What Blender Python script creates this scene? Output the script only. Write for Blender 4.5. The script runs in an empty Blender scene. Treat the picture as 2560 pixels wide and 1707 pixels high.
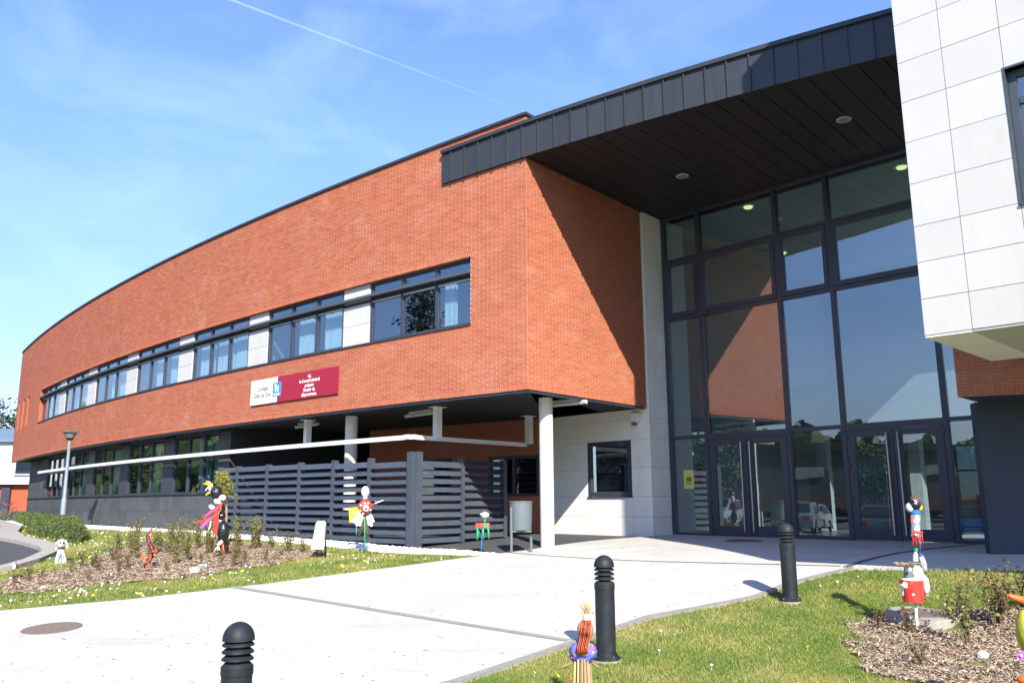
import bpy, math, random
import numpy as np
from mathutils import Vector, Matrix
random.seed(7); rng = np.random.default_rng(7)
R = math.radians
S = bpy.context.scene
COL = S.collection
# ------------------------------------------------------------------ camera
F=2083.26; PIT=0.1895; ROL=-0.0059; EYE=0.8
cp,sp=math.cos(PIT),math.sin(PIT); cr,sr=math.cos(ROL),math.sin(ROL)
cd = bpy.data.cameras.new('camera'); cam = bpy.data.objects.new('camera', cd); COL.objects.link(cam)
cd.sensor_width = 36; cd.lens = 36*F/2560; cd.clip_start = .1; cd.clip_end = 2000
r0=Vector((1,0,0)); u0=Vector((0,-sp,cp)); f0=Vector((0,cp,sp))
rr=r0*cr+u0*sr; uu=-r0*sr+u0*cr
cam.matrix_world = Matrix(((rr.x,uu.x,-f0.x,0),(rr.y,uu.y,-f0.y,0),(rr.z,uu.z,-f0.z,EYE),(0,0,0,1)))
S.camera = cam
# ------------------------------------------------------------------ world, sun, exposure
SUN_EL = R(35.5); SUN_AZ = math.atan2(.213,-.977)      # horizontal direction towards the sun (x,y)=(.213,-.977)
w = bpy.data.worlds.new('World'); S.world = w; w.use_nodes = True
nt = w.node_tree; N = nt.nodes; Lk = nt.links
bg = N['Background']
sky = N.new('ShaderNodeTexSky'); sky.sky_type='NISHITA'; sky.sun_disc=False
sky.sun_elevation=SUN_EL; sky.sun_rotation=math.atan2(.213,-.977); sky.altitude=50; sky.air_density=1.0; sky.dust_density=.15; sky.ozone_density=2.2
def wn(t,**k):
    n=N.new(t)
    for a,b in k.items(): setattr(n,a,b)
    return n
def wmath(op,a,b=None,clamp=False):
    n=wn('ShaderNodeMath',operation=op,use_clamp=clamp)
    for i,v in enumerate((a,b)):
        if v is None: continue
        if isinstance(v,(int,float)): n.inputs[i].default_value=v
        else: Lk.new(v,n.inputs[i])
    return n.outputs[0]
tc=wn('ShaderNodeTexCoord')
mp=wn('ShaderNodeMapping'); mp.inputs['Rotation'].default_value=(.5,.2,.6); mp.inputs['Scale'].default_value=(2.2,1.0,4.2)
Lk.new(tc.outputs['Generated'],mp.inputs['Vector'])
nz=wn('ShaderNodeTexNoise'); nz.inputs['Scale'].default_value=2.3; nz.inputs['Detail'].default_value=9; nz.inputs['Roughness'].default_value=.58; nz.inputs['Distortion'].default_value=.6
Lk.new(mp.outputs[0],nz.inputs['Vector'])
mr=wn('ShaderNodeMapRange'); mr.inputs['From Min'].default_value=.45; mr.inputs['From Max'].default_value=.85; mr.inputs['To Max'].default_value=.13
Lk.new(nz.outputs['Fac'],mr.inputs['Value'])
def ray(u,v):
    a=(u-1280)/F; b=(853.5-v)/F
    a,b=a*cr-b*sr, a*sr+b*cr
    return (a, cp-b*sp, sp+b*cp)
# a condensation trail: a thin band along one great circle of the sky
t1=Vector(ray(577,0)).normalized(); t2=Vector(ray(1339,290)).normalized()
tn=t1.cross(t2).normalized(); tmid=t2
dt=wn('ShaderNodeVectorMath',operation='DOT_PRODUCT'); dt.inputs[1].default_value=tn; Lk.new(tc.outputs['Generated'],dt.inputs[0])
ab=wmath('ABSOLUTE',dt.outputs['Value'])
nz2=wn('ShaderNodeTexNoise'); nz2.inputs['Scale'].default_value=30; nz2.inputs['Detail'].default_value=4; Lk.new(tc.outputs['Generated'],nz2.inputs['Vector'])
wd=wmath('MULTIPLY_ADD',nz2.outputs['Fac'],.0020)
wd.node.inputs[2].default_value=.0006
trail=wmath('SUBTRACT',1.0,wmath('DIVIDE',ab,wd),True)
al=wn('ShaderNodeVectorMath',operation='DOT_PRODUCT'); al.inputs[1].default_value=(t1-t2).normalized(); Lk.new(tc.outputs['Generated'],al.inputs[0])
base_al=(t1-t2).normalized().dot(t2)
fade=wn('ShaderNodeMapRange'); fade.inputs['From Min'].default_value=base_al-.01; fade.inputs['From Max'].default_value=base_al+.35; fade.inputs['To Min'].default_value=.0; fade.inputs['To Max'].default_value=.20; Lk.new(al.outputs['Value'],fade.inputs['Value'])
fend=wn('ShaderNodeMapRange'); fend.inputs['From Min'].default_value=base_al+.42; fend.inputs['From Max'].default_value=base_al+.60; fend.inputs['To Min'].default_value=1; fend.inputs['To Max'].default_value=0; Lk.new(al.outputs['Value'],fend.inputs['Value'])
trail=wmath('MULTIPLY',wmath('MULTIPLY',trail,fade.outputs[0]),fend.outputs[0])
cl=wmath('ADD',mr.outputs[0],trail,True)
# wispy veil only well above the horizon haze
mx=wn('ShaderNodeMix',data_type='RGBA'); mx.inputs[7].default_value=(4.6,6.0,7.8,1)
hsv=wn('ShaderNodeHueSaturation'); hsv.inputs['Saturation'].default_value=1.12; Lk.new(sky.outputs[0],hsv.inputs['Color'])
sx=wn('ShaderNodeSeparateXYZ'); Lk.new(tc.outputs['Generated'],sx.inputs[0])
hz=wn('ShaderNodeMapRange'); hz.inputs['From Min'].default_value=0; hz.inputs['From Max'].default_value=.42; hz.inputs['To Min'].default_value=.36; hz.inputs['To Max'].default_value=.88; Lk.new(sx.outputs[2],hz.inputs['Value'])
tnt=wn('ShaderNodeVectorMath',operation='MULTIPLY'); tnt.inputs[1].default_value=(1.0,.905,1.04); Lk.new(hsv.outputs[0],tnt.inputs[0])
mm_=wn('ShaderNodeVectorMath',operation='SCALE'); Lk.new(tnt.outputs[0],mm_.inputs[0]); Lk.new(hz.outputs[0],mm_.inputs['Scale'])
Lk.new(cl,mx.inputs[0]); Lk.new(mm_.outputs[0],mx.inputs[6]); Lk.new(mx.outputs[2],bg.inputs['Color'])
bg.inputs['Strength'].default_value=.136
sd=bpy.data.lights.new('sun','SUN'); sd.energy=3.5; sd.angle=R(.53); sd.color=(1,.94,.84)
sun=bpy.data.objects.new('sun',sd); COL.objects.link(sun)
sdir=Vector((.213*math.cos(SUN_EL),-.977*math.cos(SUN_EL),math.sin(SUN_EL)))
sun.rotation_euler=(-sdir).to_track_quat('-Z','Y').to_euler(); sun.location=(5,-20,30)
S.view_settings.view_transform='Standard'; S.view_settings.look='None'; S.view_settings.exposure=1.42; S.view_settings.gamma=1
# ------------------------------------------------------------------ geometry of the place
def smin(a,b,k):
    h=max(k-abs(a-b),0)/k
    return min(a,b)-h*h*k*.25
def G(x,y):
    p=-.9+.012*(x-.6)+.076*(y-17.3)+EYE
    p=smin(p,-.02,.25)
    p=-smin(-p,0.98,.4)
    d=-((x-3.77)*1.036+(y-20.11))/1.44
    q=-.02-.00035*max(d,0.)**4
    if q<-1.5: return p
    return -smin(-p,-q,.1)
def ground(u,v):
    dx,dy,dz=ray(u,v); t=2.
    while t<150:
        if EYE+dz*t<G(dx*t,dy*t): break
        t+=.05
    lo,hi=t-.05,t
    for _ in range(30):
        m=(lo+hi)/2
        if EYE+dz*m<G(dx*m,dy*m): hi=m
        else: lo=m
    return Vector((dx*lo,dy*lo,G(dx*lo,dy*lo)))
def fac(s):
    q=(s-1.4)/10; return 15.3012-7.761*q+.7447*q*q-.0691*q**3
def fas(s):
    q=(s-1.4)/10; return 15.2974-7.0832*q+1.2928*q*q
class Curve:
    """plan curve sampled by arc length from x=xa to x=xb; side=+1 puts the outward normal to the left of travel"""
    def __init__(s,f,xa,xb,side):
        xs=np.linspace(xa,xb,2500); ys=np.array([f(x) for x in xs])
        s.x,s.y=xs,ys; s.l=np.concatenate([[0],np.cumsum(np.hypot(np.diff(xs),np.diff(ys)))]); s.side=side
    def __call__(s,d,off=0.,z=0.):
        x=np.interp(d,s.l,s.x); y=np.interp(d,s.l,s.y)
        tx=np.interp(d+.05,s.l,s.x)-np.interp(d-.05,s.l,s.x); ty=np.interp(d+.05,s.l,s.y)-np.interp(d-.05,s.l,s.y)
        n=np.hypot(tx,ty); tx/=n; ty/=n
        return Vector((x-ty*off*s.side,y+tx*off*s.side,z))
    def T(s,d):
        v=s(d+.05)-s(d-.05); return v.normalized()
class Line:
    def __init__(s,p,q,side):
        s.p=Vector((p[0],p[1],0)); s.t=(Vector((q[0],q[1],0))-s.p); s.len=s.t.length; s.t.normalize(); s.n=Vector((-s.t.y,s.t.x,0))*side
    def __call__(s,d,off=0.,z=0.):
        v=s.p+s.t*d+s.n*off; return Vector((v.x,v.y,z))
    def T(s,d): return s.t
FA=Curve(fac,.31,-26.04,1)              # brick facade, from the corner to the left
FS=Curve(lambda x: fac(x) if x<.31 else fas(x)+.071*math.exp(-(x-.31)/2),-1.51,8.2,-1)              # canopy fascia, left to right
SW=Line((.31,16.16),(3.14,19.47),-1)    # brick side wall
CW=Line((3.77,20.10),(8.9,14.784),-1)   # curtain wall
EP=Line((3.20,19.49),(3.77,20.10),-1)   # pier return
BW=Line((3.20,19.49),(.94,21.86),1)     # pale wall under the overhang
BB=Line((.94,21.86),(-4.35,25.5),1)     # brick wall at the back of the undercroft
WF=Line((4.87,9.65),(9.6,4.838),-1)     # white stone box, front
WS=Line((4.87,9.65),(6.62,11.39),1)     # white stone box, left side
RB=Line((6.5,12.1),(10.5,10.6),-1)      # brick band at the right
RD=Line((7.15,12.85),(11,11.9),-1)       # dark wall at the right
# ------------------------------------------------------------------ materials
def mat(name,col,rough=.7,metal=0,noise=0,nscale=8,spec=.5,rnd=0,bump=0,bscale=60,stretch=None,tex=None,coat=0,stain=None):
    m=bpy.data.materials.new(name); m.use_nodes=True; n=m.node_tree.nodes; l=m.node_tree.links; b=n['Principled BSDF']
    b.inputs['Base Color'].default_value=(*col,1); b.inputs['Roughness'].default_value=rough; b.inputs['Metallic'].default_value=metal
    b.inputs['Specular IOR Level'].default_value=spec; b.inputs['Coat Weight'].default_value=coat
    c=None
    tc=n.new('ShaderNodeTexCoord'); gm=n.new('ShaderNodeNewGeometry'); mp=n.new('ShaderNodeMapping')
    l.new(gm.outputs['Position'],mp.inputs[0])
    if stretch: mp.inputs['Scale'].default_value=stretch
    if noise or rnd:
        h=n.new('ShaderNodeHueSaturation'); h.inputs['Color'].default_value=(*col,1); c=h
        v=n.new('ShaderNodeMath'); v.operation='ADD'; v.inputs[0].default_value=1; v.inputs[1].default_value=0
        last=None
        if noise:
            t=n.new('ShaderNodeTexNoise'); t.inputs['Scale'].default_value=nscale; t.inputs['Detail'].default_value=7; t.inputs['Roughness'].default_value=.65
            l.new(mp.outputs[0],t.inputs['Vector'])
            r=n.new('ShaderNodeMapRange'); r.inputs['From Min'].default_value=.28; r.inputs['From Max'].default_value=.72; r.inputs['To Min'].default_value=1-noise; r.inputs['To Max'].default_value=1+noise
            l.new(t.outputs['Fac'],r.inputs['Value']); last=r.outputs[0]
            rg=n.new('ShaderNodeMath'); rg.operation='MULTIPLY_ADD'; rg.inputs[1].default_value=.25; rg.inputs[2].default_value=rough-.12; l.new(t.outputs['Fac'],rg.inputs[0]); l.new(rg.outputs[0],b.inputs['Roughness'])
        if rnd:
            oi=n.new('ShaderNodeObjectInfo'); a=n.new('ShaderNodeMath'); a.operation='ADD'; l.new(oi.outputs['Random'],a.inputs[0]); l.new(gm.outputs['Random Per Island'],a.inputs[1])
            fr=n.new('ShaderNodeMath'); fr.operation='FRACT'; l.new(a.outputs[0],fr.inputs[0])
            r2=n.new('ShaderNodeMapRange'); r2.inputs['To Min'].default_value=1-rnd; r2.inputs['To Max'].default_value=1+rnd; l.new(fr.outputs[0],r2.inputs['Value'])
            if last:
                mu=n.new('ShaderNodeMath'); mu.operation='MULTIPLY'; l.new(last,mu.inputs[0]); l.new(r2.outputs[0],mu.inputs[1]); last=mu.outputs[0]
            else: last=r2.outputs[0]
            hh=n.new('ShaderNodeMapRange'); hh.inputs['To Min'].default_value=.5-min(rnd*.06,.014); hh.inputs['To Max'].default_value=.5+min(rnd*.06,.014)
            f2=n.new('ShaderNodeMath'); f2.operation='MULTIPLY'; f2.inputs[1].default_value=7.3; l.new(fr.outputs[0],f2.inputs[0]); f3=n.new('ShaderNodeMath'); f3.operation='FRACT'; l.new(f2.outputs[0],f3.inputs[0]); l.new(f3.outputs[0],hh.inputs['Value']); l.new(hh.outputs[0],h.inputs['Hue'])
        l.new(last,h.inputs['Value']); l.new(h.outputs[0],b.inputs['Base Color'])
    if stain:   # (colour, amount, scale, stretch): soft-edged marks of their own shape
        sc,am,ss,st_=stain; mp2=n.new('ShaderNodeMapping'); mp2.inputs['Scale'].default_value=st_; l.new(gm.outputs['Position'],mp2.inputs[0])
        t=n.new('ShaderNodeTexNoise'); t.inputs['Scale'].default_value=ss; t.inputs['Detail'].default_value=9; t.inputs['Roughness'].default_value=.7; l.new(mp2.outputs[0],t.inputs['Vector'])
        r=n.new('ShaderNodeMapRange'); r.inputs['From Min'].default_value=.52; r.inputs['From Max'].default_value=.74; r.inputs['To Max'].default_value=am; l.new(t.outputs['Fac'],r.inputs['Value'])
        mx=n.new('ShaderNodeMix'); mx.data_type='RGBA'; mx.inputs[7].default_value=(*sc,1); l.new(r.outputs[0],mx.inputs[0])
        if b.inputs['Base Color'].links: l.new(b.inputs['Base Color'].links[0].from_socket,mx.inputs[6])
        else: mx.inputs[6].default_value=(*col,1)
        l.new(mx.outputs[2],b.inputs['Base Color'])
    if bump:
        t=n.new('ShaderNodeTexNoise'); t.inputs['Scale'].default_value=bscale; t.inputs['Detail'].default_value=5; l.new(mp.outputs[0],t.inputs['Vector'])
        bp=n.new('ShaderNodeBump'); bp.inputs['Strength'].default_value=bump; bp.inputs['Distance'].default_value=.02; l.new(t.outputs['Fac'],bp.inputs['Height']); l.new(bp.outputs[0],b.inputs['Normal'])
    return m
M={}
M['brick']=mat('brick',(.42,.112,.052),.85,noise=.07,nscale=.8,rnd=.085,bump=.2,bscale=90,stain=((.50,.27,.17),.35,.9,(1,1,1.6)))
M['mortar']=mat('mortar',(.50,.31,.20),.95,noise=.12,nscale=2,stain=((.62,.52,.44),.7,.9,(1,1,1.6)))
M['stone']=mat('pale_stone',(.535,.525,.50),.75,noise=.03,nscale=2.2,rnd=.03,bump=.05,bscale=45,stain=((.34,.33,.30),.20,1.4,(2.2,2.2,.5)))
M['beige']=mat('beige_stone',(.82,.79,.72),.7,noise=.05,nscale=2.5,rnd=.03,bump=.12,bscale=40,stain=((.46,.42,.33),.28,1.2,(2,2,.6)))
M['joint']=mat('joint',(.10,.09,.08),.9)
M['slate']=mat('grey_stone',(.078,.082,.085),.75,noise=.22,nscale=2.3,rnd=.12,bump=.2,bscale=35,spec=.35)
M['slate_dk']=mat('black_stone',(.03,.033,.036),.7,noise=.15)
M['zinc']=mat('dark_zinc',(.042,.047,.053),.45,metal=.25,noise=.10,nscale=1.3,rnd=.07,stretch=(6,6,.8))
M['soffit']=mat('soffit_metal',(.019,.0185,.0195),.55,noise=.1,nscale=2,rnd=.1,spec=.25)
M['frame']=mat('window_frame_paint',(.042,.047,.068),.42,noise=.06,nscale=3)
M['louver']=mat('louver_paint',(.055,.069,.092),.5,noise=.08,nscale=4,rnd=.06,stain=((.16,.17,.18),.25,5,(1,1,1)))
M['darkwall']=mat('dark_blue_paint',(.036,.045,.07),.6,noise=.05,nscale=1.5)
M['white']=mat('white_paint',(.80,.80,.78),.5,noise=.03)
M['conc_col']=mat('painted_concrete',(.68,.66,.60),.75,noise=.06,nscale=6,bump=.1)
M['black']=mat('black_paint',(.012,.012,.013),.6)
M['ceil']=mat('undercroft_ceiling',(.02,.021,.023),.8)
M['bollard']=mat('bollard_paint',(.013,.017,.022),.58,noise=.15,nscale=12,spec=.35,stain=((.06,.06,.058),.5,9,(1,1,.6)))
M['steel']=mat('brushed_steel',(.62,.60,.58),.3,metal=1)
M['galv']=mat('galvanised_grey',(.125,.155,.17),.5,noise=.08,nscale=10)
M['lampgrey']=mat('lamp_post_grey',(.20,.25,.30),.5)
M['paving']=None
M['room']=mat('room_paint',(.45,.46,.45),.9)
M['roomceil']=mat('hall_ceiling',(.74,.77,.72),.8,rnd=.05)
M['curtain']=mat('white_curtain',(.78,.81,.82),.9)
M['red']=mat('red_plastic',(.66,.045,.03),.45,noise=.08,stain=((.75,.45,.4),.25,12,(1,1,1)))
M['orange']=mat('orange_plastic',(.85,.13,.02),.4)
M['green']=mat('green_plastic',(.02,.33,.12),.4)
M['blue']=mat('blue_paint',(.03,.17,.55),.4)
M['yellow']=mat('yellow_card',(.85,.62,.02),.6)
M['magenta']=mat('magenta_ribbon',(.62,.08,.50),.5)
M['cream']=mat('cream_foam',(.75,.70,.50),.8)
M['straw']=mat('straw',(.50,.36,.19),.9,rnd=.35)
M['bag']=mat('black_bin_bag',(.012,.014,.018),.18,bump=.9,bscale=22,spec=.8)
M['whitebag']=mat('white_bag',(.72,.72,.70),.5,bump=.9,bscale=28,stain=((.4,.38,.33),.4,10,(1,1,1)))
M['foil']=mat('foil',(.75,.75,.76),.28,metal=.85,bump=1,bscale=40)
M['wood']=mat('stake_wood',(.30,.19,.10),.85,noise=.2,nscale=10)
M['brown']=mat('brown_stocking',(.11,.065,.05),.9)
M['maroon']=mat('maroon_wrap',(.12,.02,.025),.35,bump=.6,bscale=50)
M['bluecloth']=mat('blue_print_cloth',(.12,.15,.55),.85,bump=1,bscale=25,stain=((.45,.12,.10),.9,14,(1,1,1)))
M['bark']=mat('bark',(.10,.075,.05),.9,noise=.2,nscale=20,bump=.5)
M['roseleaf']=mat('rose_leaf',(.15,.175,.04),.6,rnd=.45)
M['redleaf']=mat('young_red_leaf',(.14,.045,.03),.6,rnd=.4)
M['stem']=mat('rose_stem',(.11,.085,.035),.8,rnd=.2)
M['hedge']=mat('hedge_leaf',(.075,.105,.022),.7,rnd=.45)
M['conifer']=mat('conifer_needles',(.022,.045,.018),.8,rnd=.4)
M['leaf']=mat('tree_leaf',(.07,.11,.025),.65,rnd=.45)
M['lavender']=mat('grey_green_leaf',(.13,.17,.11),.8,rnd=.3)
M['asphalt']=mat('asphalt',(.062,.064,.068),.9,noise=.12,nscale=3,bump=.5,bscale=260)
M['dasphalt']=mat('terrace_asphalt',(.066,.067,.070),.9,noise=.12,nscale=2,bump=.5,bscale=260)
M['kerb']=mat('kerb_concrete',(.33,.31,.27),.9,noise=.2,nscale=8,bump=.3)
M['pebble']=mat('white_pebble',(.78,.77,.73),.7,rnd=.12)
M['chip']=mat('wood_chip',(.31,.235,.165),.9,rnd=.75)
M['iron']=mat('rusty_iron',(.17,.13,.11),.85,noise=.3,nscale=40,bump=.4)
M['rooftile']=mat('metal_roof',(.16,.22,.28),.5,rnd=.05)
M['render_white']=mat('white_render',(.78,.77,.74),.9)
M['redbrick_far']=mat('red_cladding',(.42,.085,.04),.8,noise=.1)
M['lightfit']=mat('light_ring',(.55,.55,.52),.4)
M['tyre']=mat('tyre',(.015,.015,.015),.9)
M['bottle']=mat('dark_red_bottle',(.05,.006,.01),.15)
M['clearp']=mat('clear_bottle',(.55,.60,.66),.15,spec=.8)
M['signred']=mat('sign_red',(.33,.012,.034),.45)
M['signwhite']=mat('sign_white',(.74,.73,.69),.45)
M['signblue']=mat('sign_blue',(.06,.26,.60),.4)
M['ink']=mat('grey_ink',(.12,.11,.11),.6)
M['printwhite']=mat('white_print',(.85,.85,.85),.5)
M['poster']=mat('yellow_green_paper',(.50,.58,.13),.7)
def emis(name,col,st):
    m=mat(name,col,.5); b=m.node_tree.nodes['Principled BSDF']; b.inputs['Emission Color'].default_value=(*col,1); b.inputs['Emission Strength'].default_value=st; return m
M['lamp_on']=emis('warm_lamp',(.9,.85,.35),1.6)
def glass(name,tint,base,k):
    m=bpy.data.materials.new(name); m.use_nodes=True; n=m.node_tree.nodes; l=m.node_tree.links; n.remove(n['Principled BSDF'])
    o=n['Material Output']; tr=n.new('ShaderNodeBsdfTransparent'); tr.inputs[0].default_value=(*tint,1)
    gl=n.new('ShaderNodeBsdfGlossy'); gl.inputs['Roughness'].default_value=0; gl.inputs[0].default_value=(.92,.96,1,1)
    gm=n.new('ShaderNodeNewGeometry'); dp=n.new('ShaderNodeVectorMath'); dp.operation='DOT_PRODUCT'; l.new(gm.outputs['Incoming'],dp.inputs[0]); l.new(gm.outputs['Normal'],dp.inputs[1])
    a=n.new('ShaderNodeMath'); a.operation='ABSOLUTE'; l.new(dp.outputs['Value'],a.inputs[0])
    s=n.new('ShaderNodeMath'); s.operation='SUBTRACT'; s.inputs[0].default_value=1; l.new(a.outputs[0],s.inputs[1])
    p=n.new('ShaderNodeMath'); p.operation='POWER'; l.new(s.outputs[0],p.inputs[0]); p.inputs[1].default_value=4
    f=n.new('ShaderNodeMath'); f.operation='MULTIPLY_ADD'; l.new(p.outputs[0],f.inputs[0]); f.inputs[1].default_value=k; f.inputs[2].default_value=base; f.use_clamp=True
    t=n.new('ShaderNodeTexNoise'); t.inputs['Scale'].default_value=.55; l.new(gm.outputs['Position'],t.inputs['Vector'])
    bp=n.new('ShaderNodeBump'); bp.inputs['Strength'].default_value=.045; bp.inputs['Distance'].default_value=.1; l.new(t.outputs['Fac'],bp.inputs['Height']); l.new(bp.outputs[0],gl.inputs['Normal'])
    mx=n.new('ShaderNodeMixShader'); l.new(f.outputs[0],mx.inputs[0]); l.new(tr.outputs[0],mx.inputs[1]); l.new(gl.outputs[0],mx.inputs[2]); l.new(mx.outputs[0],o.inputs[0])
    return m
M['glass']=glass('hall_glass',(.50,.60,.64),.22,.72)
M['glass2']=glass('window_glass',(.72,.82,.86),.20,.6)
M['glass4']=glass('ground_floor_glass',(.72,.82,.84),.11,.38)
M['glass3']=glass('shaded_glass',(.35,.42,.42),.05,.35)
# ground materials
def groundmat(name,cols,scale,bump=.5,bscale=80,stretch=(1,1,1),detail=8,fine=None,rough=.95,dirt=0):
    m=bpy.data.materials.new(name); m.use_nodes=True; n=m.node_tree.nodes; l=m.node_tree.links; b=n['Principled BSDF']; b.inputs['Roughness'].default_value=rough; b.inputs['Specular IOR Level'].default_value=.2
    gm=n.new('ShaderNodeNewGeometry'); mp=n.new('ShaderNodeMapping'); mp.inputs['Scale'].default_value=stretch; l.new(gm.outputs['Position'],mp.inputs[0])
    t=n.new('ShaderNodeTexNoise'); t.inputs['Scale'].default_value=scale; t.inputs['Detail'].default_value=detail; t.inputs['Roughness'].default_value=.62; l.new(mp.outputs[0],t.inputs['Vector'])
    r=n.new('ShaderNodeValToRGB'); l.new(t.outputs['Fac'],r.inputs[0])
    e=r.color_ramp.elements
    for i,(p,c) in enumerate(cols):
        if i<2: e[i].position=p; e[i].color=(*c,1)
        else: q=e.new(p); q.color=(*c,1)
    out=r.outputs[0]
    if fine:
        t2=n.new('ShaderNodeTexNoise'); t2.inputs['Scale'].default_value=fine[0]; t2.inputs['Detail'].default_value=5; l.new(mp.outputs[0],t2.inputs['Vector'])
        mr=n.new('ShaderNodeMapRange'); mr.inputs['From Min'].default_value=.3; mr.inputs['From Max'].default_value=.7; mr.inputs['To Min'].default_value=1-fine[1]; mr.inputs['To Max'].default_value=1+fine[1]; l.new(t2.outputs['Fac'],mr.inputs['Value'])
        h=n.new('ShaderNodeHueSaturation'); l.new(out,h.inputs['Color']); l.new(mr.outputs[0],h.inputs['Value']); out=h.outputs[0]
    if dirt:
        mp3=n.new('ShaderNodeMapping'); mp3.inputs['Rotation'].default_value=(0,0,.7); mp3.inputs['Scale'].default_value=(.35,1.6,1); l.new(gm.outputs['Position'],mp3.inputs[0])
        t5=n.new('ShaderNodeTexNoise'); t5.inputs['Scale'].default_value=1.3; t5.inputs['Detail'].default_value=12; t5.inputs['Roughness'].default_value=.75; l.new(mp3.outputs[0],t5.inputs['Vector'])
        m5=n.new('ShaderNodeMapRange'); m5.inputs['From Min'].default_value=.5; m5.inputs['From Max'].default_value=.72; m5.inputs['To Max'].default_value=dirt; l.new(t5.outputs['Fac'],m5.inputs['Value'])
        x5=n.new('ShaderNodeMix'); x5.data_type='RGBA'; x5.inputs[7].default_value=(.22,.22,.21,1); l.new(m5.outputs[0],x5.inputs[0]); l.new(out,x5.inputs[6]); out=x5.outputs[2]
    l.new(out,b.inputs['Base Color'])
    t3=n.new('ShaderNodeTexNoise'); t3.inputs['Scale'].default_value=bscale; t3.inputs['Detail'].default_value=4; l.new(mp.outputs[0],t3.inputs['Vector'])
    bp=n.new('ShaderNodeBump'); bp.inputs['Strength'].default_value=bump; bp.inputs['Distance'].default_value=.02; l.new(t3.outputs['Fac'],bp.inputs['Height']); l.new(bp.outputs[0],b.inputs['Normal'])
    return m
M['soil']=groundmat('lawn_soil',[(.3,(.07,.13,.015)),(.7,(.30,.24,.06)),(.5,(.14,.18,.028))],1.6,fine=(22,.3))
M['field']=groundmat('grass_field',[(.3,(.05,.09,.015)),(.7,(.09,.13,.03))],.3,fine=(4,.2))
M['mulchbed']=groundmat('mulch',[(.3,(.10,.065,.038)),(.7,(.30,.19,.115))],5,bump=1,bscale=45,fine=(60,.4))
M['paving']=groundmat('pale_concrete',[(.3,(.44,.425,.385)),(.7,(.53,.515,.475)),(.44,(.49,.475,.435))],.55,bump=.22,bscale=38,stretch=(1,1.8,1),fine=(14,.07),dirt=.42)
M['sett']=mat('grey_edging',(.26,.25,.22),.9,noise=.18,nscale=20,bump=.3,bscale=80)
def bladegrass():
    m=bpy.data.materials.new('grass_blade'); m.use_nodes=True; n=m.node_tree.nodes; l=m.node_tree.links; b=n['Principled BSDF']; b.inputs['Roughness'].default_value=.6
    gm=n.new('ShaderNodeNewGeometry'); t=n.new('ShaderNodeTexNoise'); t.inputs['Scale'].default_value=1.1; t.inputs['Detail'].default_value=7; l.new(gm.outputs['Position'],t.inputs['Vector'])
    a=n.new('ShaderNodeMath'); a.operation='MULTIPLY_ADD'; l.new(gm.outputs['Random Per Island'],a.inputs[0]); a.inputs[1].default_value=.36; l.new(t.outputs['Fac'],a.inputs[2])
    r=n.new('ShaderNodeValToRGB'); l.new(a.outputs[0],r.inputs[0]); e=r.color_ramp.elements
    e[0].position=.45; e[0].color=(.075,.15,.020,1); e[1].position=.93; e[1].color=(.38,.31,.12,1); q=e.new(.68); q.color=(.18,.215,.040,1)
    l.new(r.outputs[0],b.inputs['Base Color'])
    return m
M['blade']=bladegrass()
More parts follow.
